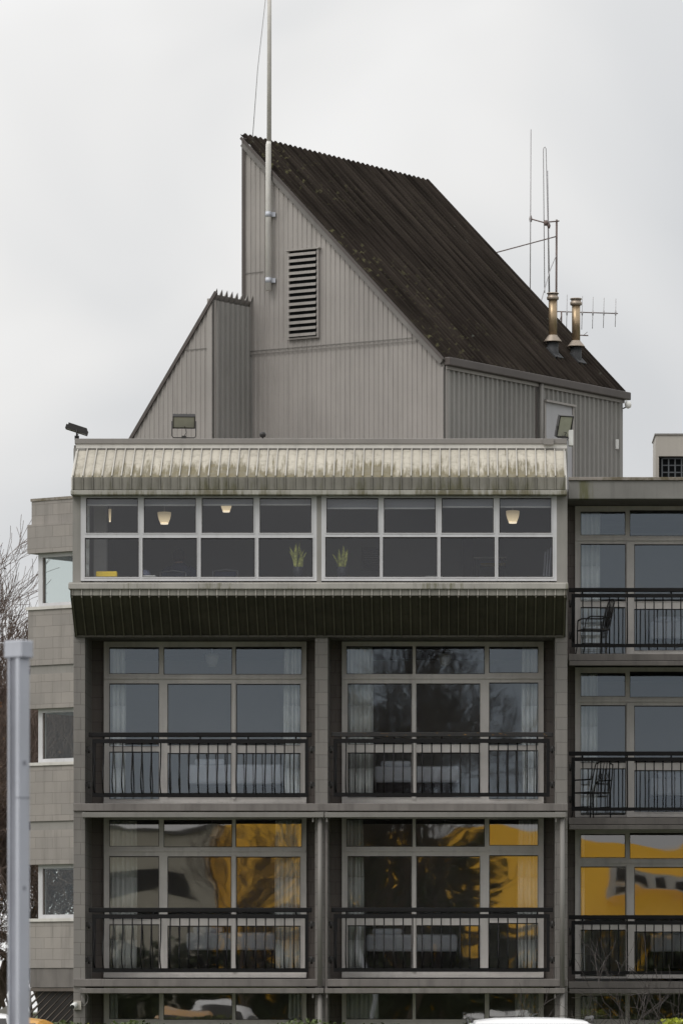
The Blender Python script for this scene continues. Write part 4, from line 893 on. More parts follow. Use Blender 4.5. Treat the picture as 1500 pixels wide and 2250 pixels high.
m = MB(); ob3(m, -0.14, 0.14, -0.14, 0.14, 0.0, 0.02); m.build('base_plate', GALV, post_)
# ------------------------------------------------------------------ room contents
def curtain(px0, px1, py0, py1, d, dz, label, group='white curtains in the bedroom windows', gather=0.0):
    x0, x1 = fx(px0, d), fx(px1, d); z0, z1 = fz(py1, d)+dz, fz(py0, d)+dz; n = max(16, int((x1-x0)/0.012)); m = MB()
    ph = rnd.uniform(0, 6); fr = rnd.uniform(80, 100); rows = 5
    def pt(i, j):
        s = i/n; t = j/rows; x = x0+(x1-x0)*s + gather*(t*(1-t))*(s-0.5)
        return (x+0.004*math.sin(s*40+t*3+ph), d+CY+0.022*math.sin((x-x0)*fr+ph+0.4*math.sin(t*3+s*5))+0.012*math.sin((x-x0)*fr*0.43+ph*2), z0+(z1-z0)*t)
    for i in range(n):
        for j in range(rows): m.quad(pt(i, j), pt(i+1, j), pt(i+1, j+1), pt(i, j+1), smooth=True)
    o = m.build('curtain', CURT, None, label, 'curtain', group); 
    sm = o.modifiers.new('thickness', 'SOLIDIFY'); sm.thickness = 0.004
def bed(px0, px1, pyt, pyb, d, dz, label):
    x0, x1 = fx(px0, d), fx(px1, d); zt = fz(pyt, d)+dz; zb = fz(pyb, d)+dz; y = d+CY
    fl = (4.82 if dz > -SP-0.1 else 2.01)
    fl = zt-0.62
    r = empty('bed', ((x0+x1)/2, y+0.6, fl), label, 'bed', 'beds in the hotel bedrooms')
    MB().box(x0+0.03, x1-0.03, y+0.04, y+1.9, fl, zb).build('bed_base', BEDB, r)
    MB().box(x0, x1, y, y+1.95, zb-0.02, zt).build('duvet', DUVET, r, bevel=0.05)
    MB().box(x0+0.1, x0+0.6, y+0.2, y+0.6, zt+0.001, zt+0.1).build('pillow', DUVET, r, bevel=0.04)
def pendant(px, pyt, pyb, d, label, lit=True, s=1.0, grp=None, dz=0, zc_=10.35, wpx=30):
    x = fx(px, d); zt, zb = fz(pyt, d)+dz, fz(pyb, d)+dz; y = d+CY; r0 = fx(px+wpx/2, d)-x
    r = empty('pendant_lamp', (x, y, zb), label, 'lamp', grp or 'pendant lamps in the lounge')
    h = zt-zb
    sm = LAMPG if lit else SHADE
    MB().lathe((x, y, zb), [(r0*0.58, h*0.1), (r0*0.8, h*0.38), (r0*0.95, h*0.7), (r0, h), (r0*0.9, h+0.004)], 24).build('lamp_shade', sm, r)
    MB().lathe((x, y, zb), [(r0*0.54, 0.0), (r0*0.6, h*0.098)], 24).build('shade_rim', LAMPH if lit else SHADE, r)
    MB().tube([(x, y, zt), (x, y, zc_)], 0.006, 6).build('cord', GALV, r)
FL = ('upper', 'middle', 'ground floor')
dC = 81.75
cspec = [  # floor, bay, left px, right px, label
    (0, 'L', 243, 274, 'narrow white curtain at the left of the upper left bedroom window'), (0, 'L', 625, 662, 'white curtain at the right of the upper left bedroom window'),
    (0, 'R', 764, 818, 'wide white curtain at the left of the upper right bedroom window'), (0, 'R', 1148, 1184, 'white curtain at the right of the upper right bedroom window'),
    (1, 'L', 240, 300, 'wide white curtain at the left of the lower left bedroom window'), (1, 'L', 606, 660, 'curtain lit yellow by reflections at the right of the lower left bedroom window'),
    (1, 'R', 763, 797, 'white curtain at the left of the lower right bedroom window'), (1, 'R', 1139, 1184, 'curtain behind the yellow reflection, right of the lower right bedroom window'),
    (2, 'L', 236, 258, 'thin dim curtain at the left of the ground floor left window'), (2, 'L', 635, 664, 'dim curtain at the right of the ground floor left window'),
    (2, 'R', 760, 830, 'wide dim curtain at the left of the ground floor right window'), (2, 'R', 1132, 1184, 'dim curtain at the right of the ground floor right window')]
for k, b, a, c_, lab in cspec: curtain(a, c_, 1413, 1758, dC, -SP*k, lab, gather=0.15)
curtain(186, 196, 1098, 1276, 79.75, 0, 'narrow cream curtain at the far left end of the lounge glazing', group='curtains in the lounge')
for k, lab in ((0, 'white curtain in the top window of the right wing'), (1, 'white curtain in the middle window of the right wing'), (2, 'pale curtain edge in the lower window of the right wing'), (3, 'dim curtain in the bottom window of the right wing')):
    curtain(1272, (1318, 1312, 1284, 1312)[k], 1116, 1437, 87.3, -SPW*k, lab)
bed(412, 622, 1680, 1721, 82.7, 0, 'white topped bed in the upper left bedroom behind the railing')
bed(822, 1010, 1684, 1718, 82.7, 0, 'white topped bed in the upper right bedroom behind the railing')
bed(408, 605, 2056-379.7*1.0, 2093-379.7, 82.7, -SP, 'white topped bed in the lower left bedroom beside yellow reflections')
bed(803, 1005, 2060-379.7, 2096-379.7, 82.7, -SP, 'white topped bed in the lower right bedroom below the dark tree reflections')
for k, lab in ((0, 'bed in the top room of the right wing'), (1, 'bed in the middle room of the right wing'), (2, 'bed in the lower room of the right wing')):
    bed(1428, 1640, 1365, 1402, 89.5, -SPW*k, lab)
for k, bx, lab in ((0, 466, 'unlit white pendant lamp in the upper left bedroom'), (0, 977, 'unlit white pendant lamp in the upper right bedroom'), (1, 466, 'unlit pendant lamp in the lower left bedroom'), (1, 977, 'unlit pendant lamp in the lower right bedroom')):
    pendant(bx, 1438, 1465, 82.8, lab, False, grp='unlit pendant lamps in the bedrooms', dz=-SP*k, zc_=7.5-SP*k)
# lounge
pendant(361, 1126, 1152, 82.0, 'glowing pendant lamp in the second lounge pane from the left')
pendant(497, 1099, 1125.5, 84.6, 'glowing pendant lamp half hidden by the blind in the third lounge pane', wpx=27)
pendant(1126, 1123, 1150, 81.6, 'glowing pendant lamp in the rightmost lounge pane')
pendant(241.5, 1119, 1147, 83.5, 'slim glowing pendant lamp in the leftmost lounge pane', wpx=6)
yb = empty('yellow_box', (fx(234, 79.6), -0.45, fz(1268, 79.6)), 'bright yellow box on the lounge sill at the far left', 'box')
MB().box(fx(211, 79.6), fx(258, 79.6), -0.48, -0.33, fz(1274, 79.6), fz(1256, 79.6)).build('box_body', YBOX, yb, bevel=0.02)
MB().box(LXa+0.17, LXb-0.17, yL+0.165, yL+0.62, Zs-0.06, Zs-0.0).build('window_shelf', WALL, hotel)
def chair_back(px0, px1, py, d, label):
    x0, x1 = fx(px0, d), fx(px1, d); zt = fz(py, d); y = d+CY; f = 7.86
    r = empty('chair', ((x0+x1)/2, y, f), label, 'chair', 'dark upholstered chairs in the lounge')
    MB().tube([(x0+0.02, y, f), (x0, y, f+0.45), (x0, y, zt-0.03), ((x0+x1)/2, y+0.01, zt), (x1, y, zt-0.03), (x1, y, f+0.45), (x1-0.02, y, f)], 0.012, 8).build('frame', CHAIRF, r)
    MB().box(x0+0.02, x1-0.02, y-0.015, y+0.025, f+0.5, zt-0.035).build('backrest', NAVY, r, bevel=0.02)
    MB().box(x0, x1, y+0.03, y+0.48, f+0.42, f+0.48).build('seat', NAVY, r, bevel=0.02)
    for sx in (x0+0.02, x1-0.02): MB().tube([(sx, y+0.45, f+0.42), (sx, y+0.47, f)], 0.012, 6).build('leg', CHAIRF, r)
chair_back(352, 408, 1254, 81.7, 'dark chair with pale frame behind the seated person')
chair_back(468, 522, 1251, 81.7, 'empty dark chair with pale frame in the third lounge pane')
# seated person, seen from behind over the chair back
def person(px, pyt, d, label):
    x = fx(px, d); y = d+CY; top = fz(pyt, d); f = 7.86
    r = empty('person', (x, y+0.1, f), label, 'person')
    hz = top-0.125
    J = {'pel': (x, y+0.16, f+0.52), 'bel': (x, y+0.13, f+0.68), 'che': (x, y+0.12, hz-0.42), 'nec': (x-0.005, y+0.13, hz-0.17), 'hd0': (x-0.01, y+0.14, hz-0.06), 'hd1': (x-0.012, y+0.145, hz+0.05),
         'shl': (x-0.18, y+0.13, hz-0.27), 'ell': (x-0.25, y+0.2, hz-0.52), 'wrl': (x-0.2, y+0.42, hz-0.5), 'shr': (x+0.18, y+0.13, hz-0.27), 'elr': (x+0.25, y+0.2, hz-0.52), 'wrr': (x+0.2, y+0.42, hz-0.5),
         'hil': (x-0.1, y+0.2, f+0.52), 'knl': (x-0.13, y+0.6, f+0.52), 'anl': (x-0.13, y+0.6, f+0.08), 'tol': (x-0.14, y+0.76, f+0.04), 'hir': (x+0.1, y+0.2, f+0.52), 'knr': (x+0.13, y+0.6, f+0.52), 'anr': (x+0.13, y+0.6, f+0.08), 'tor': (x+0.14, y+0.76, f+0.04)}
    Rr = {'pel': .16, 'bel': .15, 'che': .17, 'nec': .06, 'hd0': .075, 'hd1': .085, 'shl': .075, 'ell': .05, 'wrl': .032, 'shr': .075, 'elr': .05, 'wrr': .032, 'hil': .1, 'knl': .065, 'anl': .045, 'tol': .035, 'hir': .1, 'knr': .065, 'anr': .045, 'tor': .035}
    E_ = [('pel', 'bel'), ('bel', 'che'), ('che', 'nec'), ('nec', 'hd0'), ('hd0', 'hd1'), ('che', 'shl'), ('shl', 'ell'), ('ell', 'wrl'), ('che', 'shr'), ('shr', 'elr'), ('elr', 'wrr'), ('pel', 'hil'), ('hil', 'knl'), ('knl', 'anl'), ('anl', 'tol'), ('pel', 'hir'), ('hir', 'knr'), ('knr', 'anr'), ('anr', 'tor')]
    for s, w in (('l', -1), ('r', 1)):       # fingers and thumb
        wx, wy, wz = J['wr'+s]
        J['pa'+s] = (wx, wy+0.07, wz); Rr['pa'+s] = 0.03; E_.append(('wr'+s, 'pa'+s))
        for i, (ox, ln) in enumerate(((-0.03, 0.07), (-0.01, 0.08), (0.01, 0.075), (0.03, 0.06))):
            a, b = f'f{s}{i}a', f'f{s}{i}b'; J[a] = (wx+ox, wy+0.07+ln*0.6, wz-0.004); J[b] = (wx+ox, wy+0.07+ln, wz-0.02); Rr[a] = 0.009; Rr[b] = 0.008; E_ += [('pa'+s, a), (a, b)]
        a, b = f't{s}a', f't{s}b'; J[a] = (wx-w*0.04, wy+0.06, wz-0.005); J[b] = (wx-w*0.045, wy+0.095, wz-0.015); Rr[a] = 0.011; Rr[b] = 0.009; E_ += [('pa'+s, a), (a, b)]
    ks = list(J); og = ORG[r.name]
    me = bpy.data.meshes.new('body'); me.from_pydata([tuple(Vector(J[k])-og) for k in ks], [(ks.index(a), ks.index(b)) for a, b in E_], [])
    me.materials.append(SKIN); me.materials.append(NAVY)
    o = bpy.data.objects.new('body', me); COL.objects.link(o); o.parent = r; ORG[o.name] = og
    sk = o.modifiers.new('skin', 'SKIN'); 
    for i, k in enumerate(ks):
        q = me.skin_vertices[0].data[i]; q.radius = (Rr[k], Rr[k]*(0.75 if k in ('che', 'bel', 'pel') else 1)); q.use_root = (k == 'pel')
    o.modifiers.new('sub', 'SUBSURF').levels = 1
    # jersey shell over the torso and arms, hair cap, face features
    m = MB(); m.lathe((x, y+0.13, f+0.5), [(0.17, 0), (0.18, 0.15), (0.2, hz-0.42-f-0.5), (0.23, hz-0.26-f-0.5), (0.17, hz-0.18-f-0.5), (0.085, hz-0.115-f-0.5)], 20)
    m.v = [(p[0], y+0.13+(p[1]-y-0.13)*0.72, p[2]) for p in m.v]
    for s in (-1, 1): m.tube([(x+s*0.14, y+0.13, hz-0.2), (x+s*0.22, y+0.13, hz-0.26), (x+s*0.25, y+0.2, hz-0.5), (x+s*0.235, y+0.3, hz-0.515)], [0.07, 0.078, 0.064, 0.055], 12)
    m.build('jumper', NAVY, r)
    m = MB(); m.lathe((x-0.012, y+0.13, hz-0.03), [(0.07, -0.06), (0.092, -0.01), (0.099, 0.05), (0.09, 0.105), (0.06, 0.14), (0.01, 0.152)], 18); m.build('hair', HAIR, r)
    for s in (-1, 1): MB().lathe((x-0.01+s*0.083, y+0.15, hz-0.04), [(0.012, 0), (0.017, 0.025), (0.01, 0.055)], 8).build('ear', SKIN, r)
    MB().lathe((x-0.012, y+0.225, hz-0.045), [(0.016, 0), (0.012, 0.03), (0.006, 0.05)], 8).build('nose', SKIN, r)
person(393, 1204, 81.95, 'person in a dark blue jumper seen from behind, seated in the lounge')
# snake plants
def snake(px, pyt, pyb, potw, d, label, n, sd_):
    x = fx(px, d); y = d+CY; zp0 = fz(pyb, d); zpt = fz(1246, d); r_ = random.Random(sd_); pr_ = fx(px+potw/2, d)-x
    r = empty('potted_plant', (x, y, zp0), label, 'plant', 'snake plants on the lounge sill')
    MB().lathe((x, y, zp0), [(pr_*0.72, 0), (pr_*0.85, (zpt-zp0)*0.5), (pr_, zpt-zp0-0.006), (pr_*0.9, zpt-zp0)], 20).build('pot', POT, r)
    H = fz(pyt, d)-zpt; lf = MB()
    for i in range(n):
        a = r_.uniform(0, 6.28); h = H*(r_.uniform(0.5, 0.95) if i else 1.0); le = r_.uniform(-0.09, 0.09) if i else 0.02; w = r_.uniform(0.02, 0.03)
        b0 = Vector((x+pr_*0.55*math.cos(a), y+pr_*0.5*math.sin(a), zpt-0.01)); prev = None; tw_ = r_.uniform(0, 3.1)
        for k in range(7):
            t = k/6; ww = w*(0.6+1.6*t)*(1-t)**0.7+0.001
            c = b0+Vector((le*t*t+b0.x*0-0.0+ (b0.x-x)*t*0.5, 0.02*math.sin(t*3), h*t)); dx = Vector((math.cos(tw_+t), math.sin(tw_+t)*0.5, 0))*ww; ny = Vector((0, 0.004, 0))
            cur = (c-dx, c+dx, c+dx+ny, c-dx+ny)
            if prev:
                for q in range(4): lf.quad(prev[q], prev[(q+1) % 4], cur[(q+1) % 4], cur[q], smooth=True)
            prev = cur
    lf.build('foliage', PLEAF, r)
snake(655, 1187, 1270, 25, 79.75, 'duller snake plant in a dark pot, left of the lounge mullion', 12, 3)
snake(750, 1195, 1270, 25, 79.65, 'brighter snake plant in a dark pot, right of the lounge mullion', 13, 8)
# wall panel, shelf unit, folded chairs, papers
m = MB(); dB = 85.9
def wp(x0, y0, x1, y1, d0=dB, d1=dB+0.05): return MB().pbox(x0, y0, x1, y1, d0, d1)
wpn = empty('slatted_panel', (fx(812, dB), dB+CY, fz(1253, dB)), 'dark framed slatted panel on the lounge back wall', 'panel')
wp(794, 1203, 833, 1253).build('panel_frame', DARK, wpn)
for i in range(7): wp(799, 1209+i*5, 829, 1211+i*5, dB-0.03, dB-0.005).build('slat', TRIM2, wpn)
sh = empty('shelf_unit', (fx(1065, 85.2), 5.2, 7.86), 'low shelf unit with a pale ledge and ochre cushion at the lounge back', 'shelf')
MB().pbox(1040, 1224, 1112, 1227, 85.0, 85.4).build('shelf', ALU_D, sh); MB().pbox(1055, 1237, 1110, 1243, 85.0, 85.3).build('cushion', OCHRE, sh); MB().pbox(1044, 1227.5, 1054, 1300, 85.05, 85.4).build('leg', DARK, sh); MB().pbox(1100, 1227.5, 1108, 1300, 85.05, 85.4).build('leg', DARK, sh)
MB().pbox(1016, 1182, 1040, 1320, 85.3, 85.5).build('dark_cabinet', TRIM, None, 'tall dark cabinet at the lounge back beside the shelf unit', 'cabinet')
fc = empty('folded_chairs', (fx(1200, 80.4), 0.4, 7.87), 'folded chairs leaning at the right end of the lounge', 'chair')
for i in range(3):
    a = 1189+i*6; MB().tube([(fx(a, 80.3), 0.3, 7.87), (fx(a+9, 80.4), 0.45, fz(1212-i*5, 80.4))], 0.016, 6).build('frame', CHAIRF, fc)
MB().pbox(934, 1266, 972, 1268.5, 79.7, 79.9).build('papers', WPLAS, None, 'small stack of white papers on the lounge sill right of centre', 'papers')
MB().pbox(313, 1264, 342, 1269, 79.75, 79.95).build('tray', WPLAS, None, 'white tray on the lounge sill beside the blue bowl', 'tray', bevel=0.01)
MB().lathe((fx(319, 80.3), 0.3, fz(1272, 80.3)), [(0.02, 0), (0.07, 0.02), (0.09, 0.08), (0.06, 0.13), (0.01, 0.15)], 16).build('blue_lamp', paint('blue_glaze', (0.25, 0.27, 0.4), 0.4, 0.05, 6, 0), None, 'rounded blue grey object on the lounge table near the left', 'ornament')
# wrought iron chairs on the wing balconies
def iron_chair(px0, px1, pytop, dz, label, yaw):
    d = 86.05; xc = fx((px0+px1)/2, d); y = d+CY; f = fz(1437, D2)+dz+0.002
    r = empty('iron_chair', (xc, y, f), label, 'chair', 'wrought iron chairs on the wing balconies')
    Mz = Matrix.Rotation(R(yaw), 3, 'Z'); T = lambda x, yy, z: Vector((xc, y, f))+Mz @ Vector((x, yy, z))
    w, dp = 0.23, 0.22
    MB().hexa([T(-w, -dp, .43), T(w, -dp, .43), T(w, dp, .43), T(-w, dp, .43), T(-w, -dp, .455), T(w, -dp, .455), T(w, dp, .455), T(-w, dp, .455)]).build('seat', DARK, r)
    for sx in (-1, 1):
        MB().tube([T(sx*w, dp, 0), T(sx*w, dp, .45), T(sx*w*0.95, dp+.05, .7), T(sx*w*0.85, dp+.1, .92)], 0.012, 6).build('leg', DARK, r)
        MB().tube([T(sx*(w+.02), -dp-.03, 0), T(sx*w, -dp, .2), T(sx*w, -dp, .45), T(sx*(w+.03), -dp+.02, .62)], 0.012, 6).build('leg', DARK, r)
        MB().tube([T(sx*(w+.03), -dp+.02, .62), T(sx*(w+.04), -dp+.1, .66), T(sx*(w+.02), dp, .66), T(sx*w*.95, dp+.05, .68)], 0.014, 6).build('armrest', DARK, r)
    m = MB().tube([T(-w*.85, dp+.1, .92), T(-w*.4, dp+.11, .97), T(0, dp+.11, .98), T(w*.4, dp+.11, .97), T(w*.85, dp+.1, .92)], 0.012, 6)
    for i in range(-2, 3): m.tube([T(i*.075, dp+.02, .46), T(i*.07+.02, dp+.06, .7), T(i*.07, dp+.1, .96)], 0.007, 5)
    for s in (-1, 1):
        pts = [T(s*(.06+.05*math.cos(a*.6)*(1-a/14)), dp+.07, .7+.09*math.sin(a*.6)*(1-a/14)) for a in range(12)]; m.tube(pts, 0.006, 5)
    m.build('backrest', DARK, r)
    m = MB()
    for a, b in ((-w, -dp), (w, -dp)): m.tube([T(a, b, .2), T(a, dp, .2)], 0.007, 5)
    m.tube([T(-w, -dp, .2), T(w, -dp, .2)], 0.007, 5); m.build('stretcher', DARK, r)
iron_chair(1268, 1338, 1325, 0, 'black wrought iron chair on the top balcony of the right wing', -75)
iron_chair(1264, 1336, 1680, -SPW, 'black wrought iron chair on the middle balcony of the right wing', -140)
# ------------------------------------------------------------------ trees
def grow(trunk, twig, p, dv, L, r, depth, rg, up=0.15, leafs=None, ld=0.0, thr=0.022, kids=(2, 4), crook=0.28, minr=0.0035, tipdepth=0):
    n = 3 if depth <= 1 else 4; pts = [Vector(p)]; rs = [r]; dd_ = Vector(dv).normalized(); q = Vector(p)
    for i in range(n):
        dd_ = (dd_+Vector((rg.gauss(0, crook), rg.gauss(0, crook), rg.gauss(0, crook)+up))*0.5).normalized(); q = q+dd_*L/n; pts.append(q.copy()); rs.append(max(minr, r*(1-0.45*(i+1)/n)))
    (trunk if r > thr else twig).tube(pts, rs, 7 if r > 0.05 else (5 if r > 0.02 else 3), cap=False)
    if leafs is not None and depth <= 1 and rg.random() < ld:
        for _ in range(rg.randint(1, 4)):
            c = pts[rg.randint(1, n)]+Vector((rg.gauss(0, .06), rg.gauss(0, .06), rg.gauss(0, .06))); a = Vector((rg.gauss(0, 1), rg.gauss(0, 1), rg.gauss(0, 1))).normalized()*0.035; b = a.cross(Vector((rg.gauss(0, 1), rg.gauss(0, 1), rg.gauss(0, 1)))).normalized()*0.028
            leafs.quad(c-a, c+b, c+a, c-b)
    if depth <= 0: return
    k = rg.randint(*kids)
    for i in range(k+1):
        t = rg.uniform(0.35, 1.0) if i else 1.0; idx = min(n-1, int(t*n)); s = pts[idx].lerp(pts[idx+1], t*n-idx) if t < 1 else pts[n]
        ax = Vector((rg.gauss(0, 1), rg.gauss(0, 1), rg.gauss(0, 1))).normalized(); sp = rg.uniform(0.35, 1.0) if i else rg.uniform(0.05, 0.35)
        nd = (dd_+ax*sp).normalized(); rr = rs[idx+1]*(0.85 if i == 0 else rg.uniform(0.4, 0.7))
        grow(trunk, twig, s, nd, L*rg.uniform(0.6, 0.88), max(minr, rr), depth-1, rg, up, leafs, ld, thr, kids, crook, minr)
def tree(x, y, z, h, r, seed, label, depth=6, lean=(0, 0), leafm=None, ld=0.0, group=None, tw_=TWIG, kids=(2, 3), first=0.28, minr=0.005, stems=1, crook=0.28, up=0.15, thr=0.022):
    rg = random.Random(seed); t, w = MB(), MB(); lf = MB() if leafm else None
    for s in range(stems):
        dv = (lean[0]+(rg.uniform(-.35, .35) if stems > 1 else 0), lean[1]+(rg.uniform(-.35, .35) if stems > 1 else 0), 1)
        grow(t, w, (x+(rg.uniform(-.15, .15) if stems > 1 else 0), y+(rg.uniform(-.15, .15) if stems > 1 else 0), z), dv, h*first, r, depth, rg, up=up, leafs=lf, ld=ld, kids=kids, minr=minr, crook=crook, thr=thr)
    root = empty('bare_tree', (x, y, z), label, 'tree', group)
    if t.f: t.build('trunk', BARK, root)
    c = w.build('crown', tw_, root)
    if lf and lf.f: lf.build('foliage', leafm, c)
    return root
tg = 'bare trees behind the stair tower'
tree(-9.75, 25, ZB, 13.2, 0.24, 11, 'tall bare winter tree at the left edge, nearest the post', 7, (-0.02, 0), LEAFO, 0.015, tg, kids=(2, 4), minr=0.0055)
tree(-8.0, 27, ZB, 15.6, 0.22, 5, 'bare tree behind the corner windows of the stair tower', 7, (-0.05, 0), LEAFB, 0.03, tg, kids=(2, 4), minr=0.0055)
tree(-11.2, 31, ZB, 13.2, 0.2, 23, 'further bare tree at the far left with orange leaves low down', 7, (0.1, 0), LEAFO, 0.12, tg, kids=(2, 4), minr=0.0055)
# leafy brown hedge behind the trees
def leafmass(name, cx, cy, cz, rx, ry, rz, n, size, mat, seed, twigm=None, **k):
    rg = random.Random(seed); m = MB()
    cl = [(rg.uniform(-1, 1), rg.uniform(-1, 1), rg.uniform(-1, 1)) for _ in range(40)]
    for i in range(n):
        c = cl[rg.randrange(40)]; p = Vector((c[0]+rg.gauss(0, .16), c[1]+rg.gauss(0, .16), c[2]+rg.gauss(0, .13)))
        if p.z > 1.0: p.z = rg.uniform(0.2, 1.0)
        c = Vector((cx+p.x*rx, cy+p.y*ry, cz+p.z*rz)); a = Vector((rg.gauss(0, 1), rg.gauss(0, 1), rg.gauss(0, 1))).normalized()*size*rg.uniform(.6, 1.3); b = a.cross(Vector((rg.gauss(0, 1), rg.gauss(0, 1), rg.gauss(0, 1)))).normalized()*size*0.7
        m.quad(c-a, c+b, c+a, c-b)
    return m.build(name, mat, **k)
tree(-8.7, 23, ZB, 9.5, 0.06, 41, 'low many stemmed bare tree behind the lowest corner window', 6, (0, 0), LEAFB, 0.1, tg, kids=(2, 4), minr=0.006, stems=3, first=0.3)
tree(-9.6, 29, ZB, 9.0, 0.07, 43, 'low many stemmed bare tree with orange leaves beside the grey post', 6, (0, 0), LEAFO, 0.15, tg, kids=(2, 3), minr=0.005, stems=3, first=0.3)
leafmass('undergrowth', -10.5, 36, 1.0, 5.0, 1.5, 2.6, 9000, 0.035, LEAFB, 4, kind='stuff', label='brown undergrowth behind the stair tower')
# near bare shrub at the bottom right, and leafy shrubs
tree(fx(1370, 62), 62+CY, 0.0, 2.6, 0.02, 31, 'bare twiggy shrub in front of the wing at the bottom right', 4, (0.1, 0), None, 0, None, tw_=TWIG_P, kids=(1, 2), first=0.36, minr=0.0032, stems=4, crook=0.34, thr=0.03)
tree(fx(1195, 62), 62+CY+0.5, 0.0, 2.1, 0.014, 37, 'small bare twiggy shrub below the right bay of the main block', 4, (0.0, 0), None, 0, None, tw_=TWIG_P, kids=(1, 2), first=0.36, minr=0.0028, stems=2, crook=0.32, thr=0.03)
def shrub(px, d, top, rx, seed, label, n=1500):
    x = fx(px, d); y = d+CY; r = empty('leafy_shrub', (x, y, 0), label, 'shrub')
    leafmass('foliage', x, y, top*0.55, rx, rx*0.8, top*0.43, n, 0.028, LEAFG, seed, parent=r)
    m = MB(); rg = random.Random(seed)
    for i in range(9): m.tube([(x+rg.uniform(-.1, .1), y, 0), (x+rg.uniform(-.6, .6)*rx, y+rg.uniform(-.4, .4)*rx, top*0.6), (x+rg.uniform(-1, 1)*rx, y+rg.uniform(-.5, .5)*rx, top*0.92)], [0.012, 0.008, 0.004], 5)
    m.build('stem', TWIG, r)
shrub(1496, 60, 1.49, 0.38, 2, 'yellow green shrub at the bottom right corner', 2400)
shrub(180, 66, 1.38, 0.75, 6, 'low yellow green shrub at the foot of the main block left corner', 2200)
# ------------------------------------------------------------------ cars
def car(x, y, zr, label, paintm, yaw=0, W=1.74, L=4.3, rails=False):
    """front towards -y; stations along the length: (y, lower half width, belt z, belt half width, top z, top half width)"""
    root = empty('parked_car', (x, y, 0.0), label, 'car', 'cars parked in front of the hotel')
    M = Matrix.Rotation(R(yaw), 3, 'Z'); T = lambda a, b, c: Vector((x, y, 0.03))+M @ Vector((a, b, c))
    hw = W/2; zr -= 0.03
    st = [(-L*.5, hw*.78, .52, hw*.8, .56, hw*.6), (-L*.47, hw*.93, .66, hw*.93, .72, hw*.75), (-L*.34, hw, .82, hw*.97, .87, hw*.8), (-L*.2, hw, .9, hw*.97, .97, hw*.84), (-L*.06, hw, .93, hw*.97, zr-.08, hw*.72), (L*.02, hw, .94, hw*.97, zr-.015, hw*.7), (L*.16, hw, .95, hw*.97, zr, hw*.69), (L*.3, hw, .95, hw*.96, zr-.03, hw*.67), (L*.4, hw, .96, hw*.95, zr-.12, hw*.64), (L*.48, hw*.95, .95, hw*.92, 1.0, hw*.7), (L*.5, hw*.86, .6, hw*.86, .62, hw*.7)]
    m = MB(); rows = []
    for (yy, a, zb_, b, zt_, c) in st:
        prof = [(a*.9, .22), (a, .4), (a, zb_*.8), (b, zb_), (c+(b-c)*.12, zt_-(zt_-zb_)*.12), (c*.93, zt_-.012), (c*.6, zt_+.012 if zt_ > 1.1 else zt_+.004), (0, zt_+.02 if zt_ > 1.1 else zt_+.008)]
        rows.append([T(p, yy, z) for p, z in prof]+[T(-p, yy, z) for p, z in prof[-2::-1]])
    K = len(rows[0])
    for i in range(len(rows)-1):
        for k in range(K-1): m.quad(rows[i][k], rows[i+1][k], rows[i+1][k+1], rows[i][k+1], smooth=True)
    for i in range(len(rows)-1): m.quad(rows[i][0], rows[i][K-1], rows[i+1][K-1], rows[i+1][0])
    m.quad(*rows[0]); m.quad(*rows[-1][::-1])
    b = m.build('body', paintm, root)
    def sideglass(i0, i1, s):
        q = MB(); A_, B_ = st[i0], st[i1]
        def P_(S_, t): zb_, bb, zt_, c = S_[2], S_[3], S_[4], S_[5]; return T(s*((bb+(c-bb)*t)+.008), S_[0], zb_+(zt_-zb_)*t)
        q.quad(P_(A_, .1), P_(B_, .1), P_(B_, .82), P_(A_, .82)); return q
    for s in (-1, 1):
        for i0, i1 in ((4, 5), (5, 6), (6, 7), (7, 8)): sideglass(i0, i1, s).build('side_window', DARK, root)
        for yy in (-L*.31, L*.31):
            w = MB().lathe(T(s*(hw-.19), yy, .31), [(.2, 0), (.31, .01), (.32, .1), (.31, .19), (.2, .2)], 24, axis=M @ Vector((s, 0, 0))).build('wheel', TYRE, root)
            MB().lathe(T(s*(hw+.012), yy, .31), [(.19, 0), (.17, .01), (.05, .015)], 16, axis=M @ Vector((s, 0, 0))).build('rim', RIMM, w)
        MB().hexa([T(s*hw*.5, -L*.5-.005, .52), T(s*hw*.88, -L*.478, .54), T(s*hw*.88, -L*.44, .54), T(s*hw*.5, -L*.46, .52), T(s*hw*.5, -L*.488, .64), T(s*hw*.86, -L*.468, .66), T(s*hw*.86, -L*.44, .66), T(s*hw*.5, -L*.45, .64)]).build('headlight', LENS, root)
        MB().hexa([T(s*hw*.62, L*.49, .7), T(s*hw*.92, L*.485, .7), T(s*hw*.92, L*.47, .7), T(s*hw*.62, L*.47, .7), T(s*hw*.62, L*.495, .9), T(s*hw*.9, L*.49, .9), T(s*hw*.9, L*.47, .9), T(s*hw*.62, L*.47, .9)]).build('tail_light', LENSR, root)
        MB().lathe(T(s*(hw+.06), -L*.12, .95), [(.04, 0), (.08, .04), (.06, .12)], 10).build('wing_mirror', paintm, root)
        if rails: MB().tube([T(s*.63*hw*1.12, -L*.0, zr-.03), T(s*.64*hw*1.12, L*.03, zr+.025), T(s*.64*hw*1.12, L*.3, zr+.01), T(s*.62*hw*1.12, L*.34, zr-.05)], .016, 8).build('roof_rail', DARK, root)
    def cross(i0, i1, e):
        A_, B_ = st[i0], st[i1]; P_ = lambda S_, s, t: T(s*(S_[5]*.92), S_[0]+e, S_[4]+.024+.004)
        return MB().quad(P_(A_, -1, 0), P_(A_, 1, 0), P_(B_, 1, 0), P_(B_, -1, 0))
    cross(3, 4, -.01).build('windscreen', DARK, root); cross(8, 9, .01).build('rear_window', DARK, root)
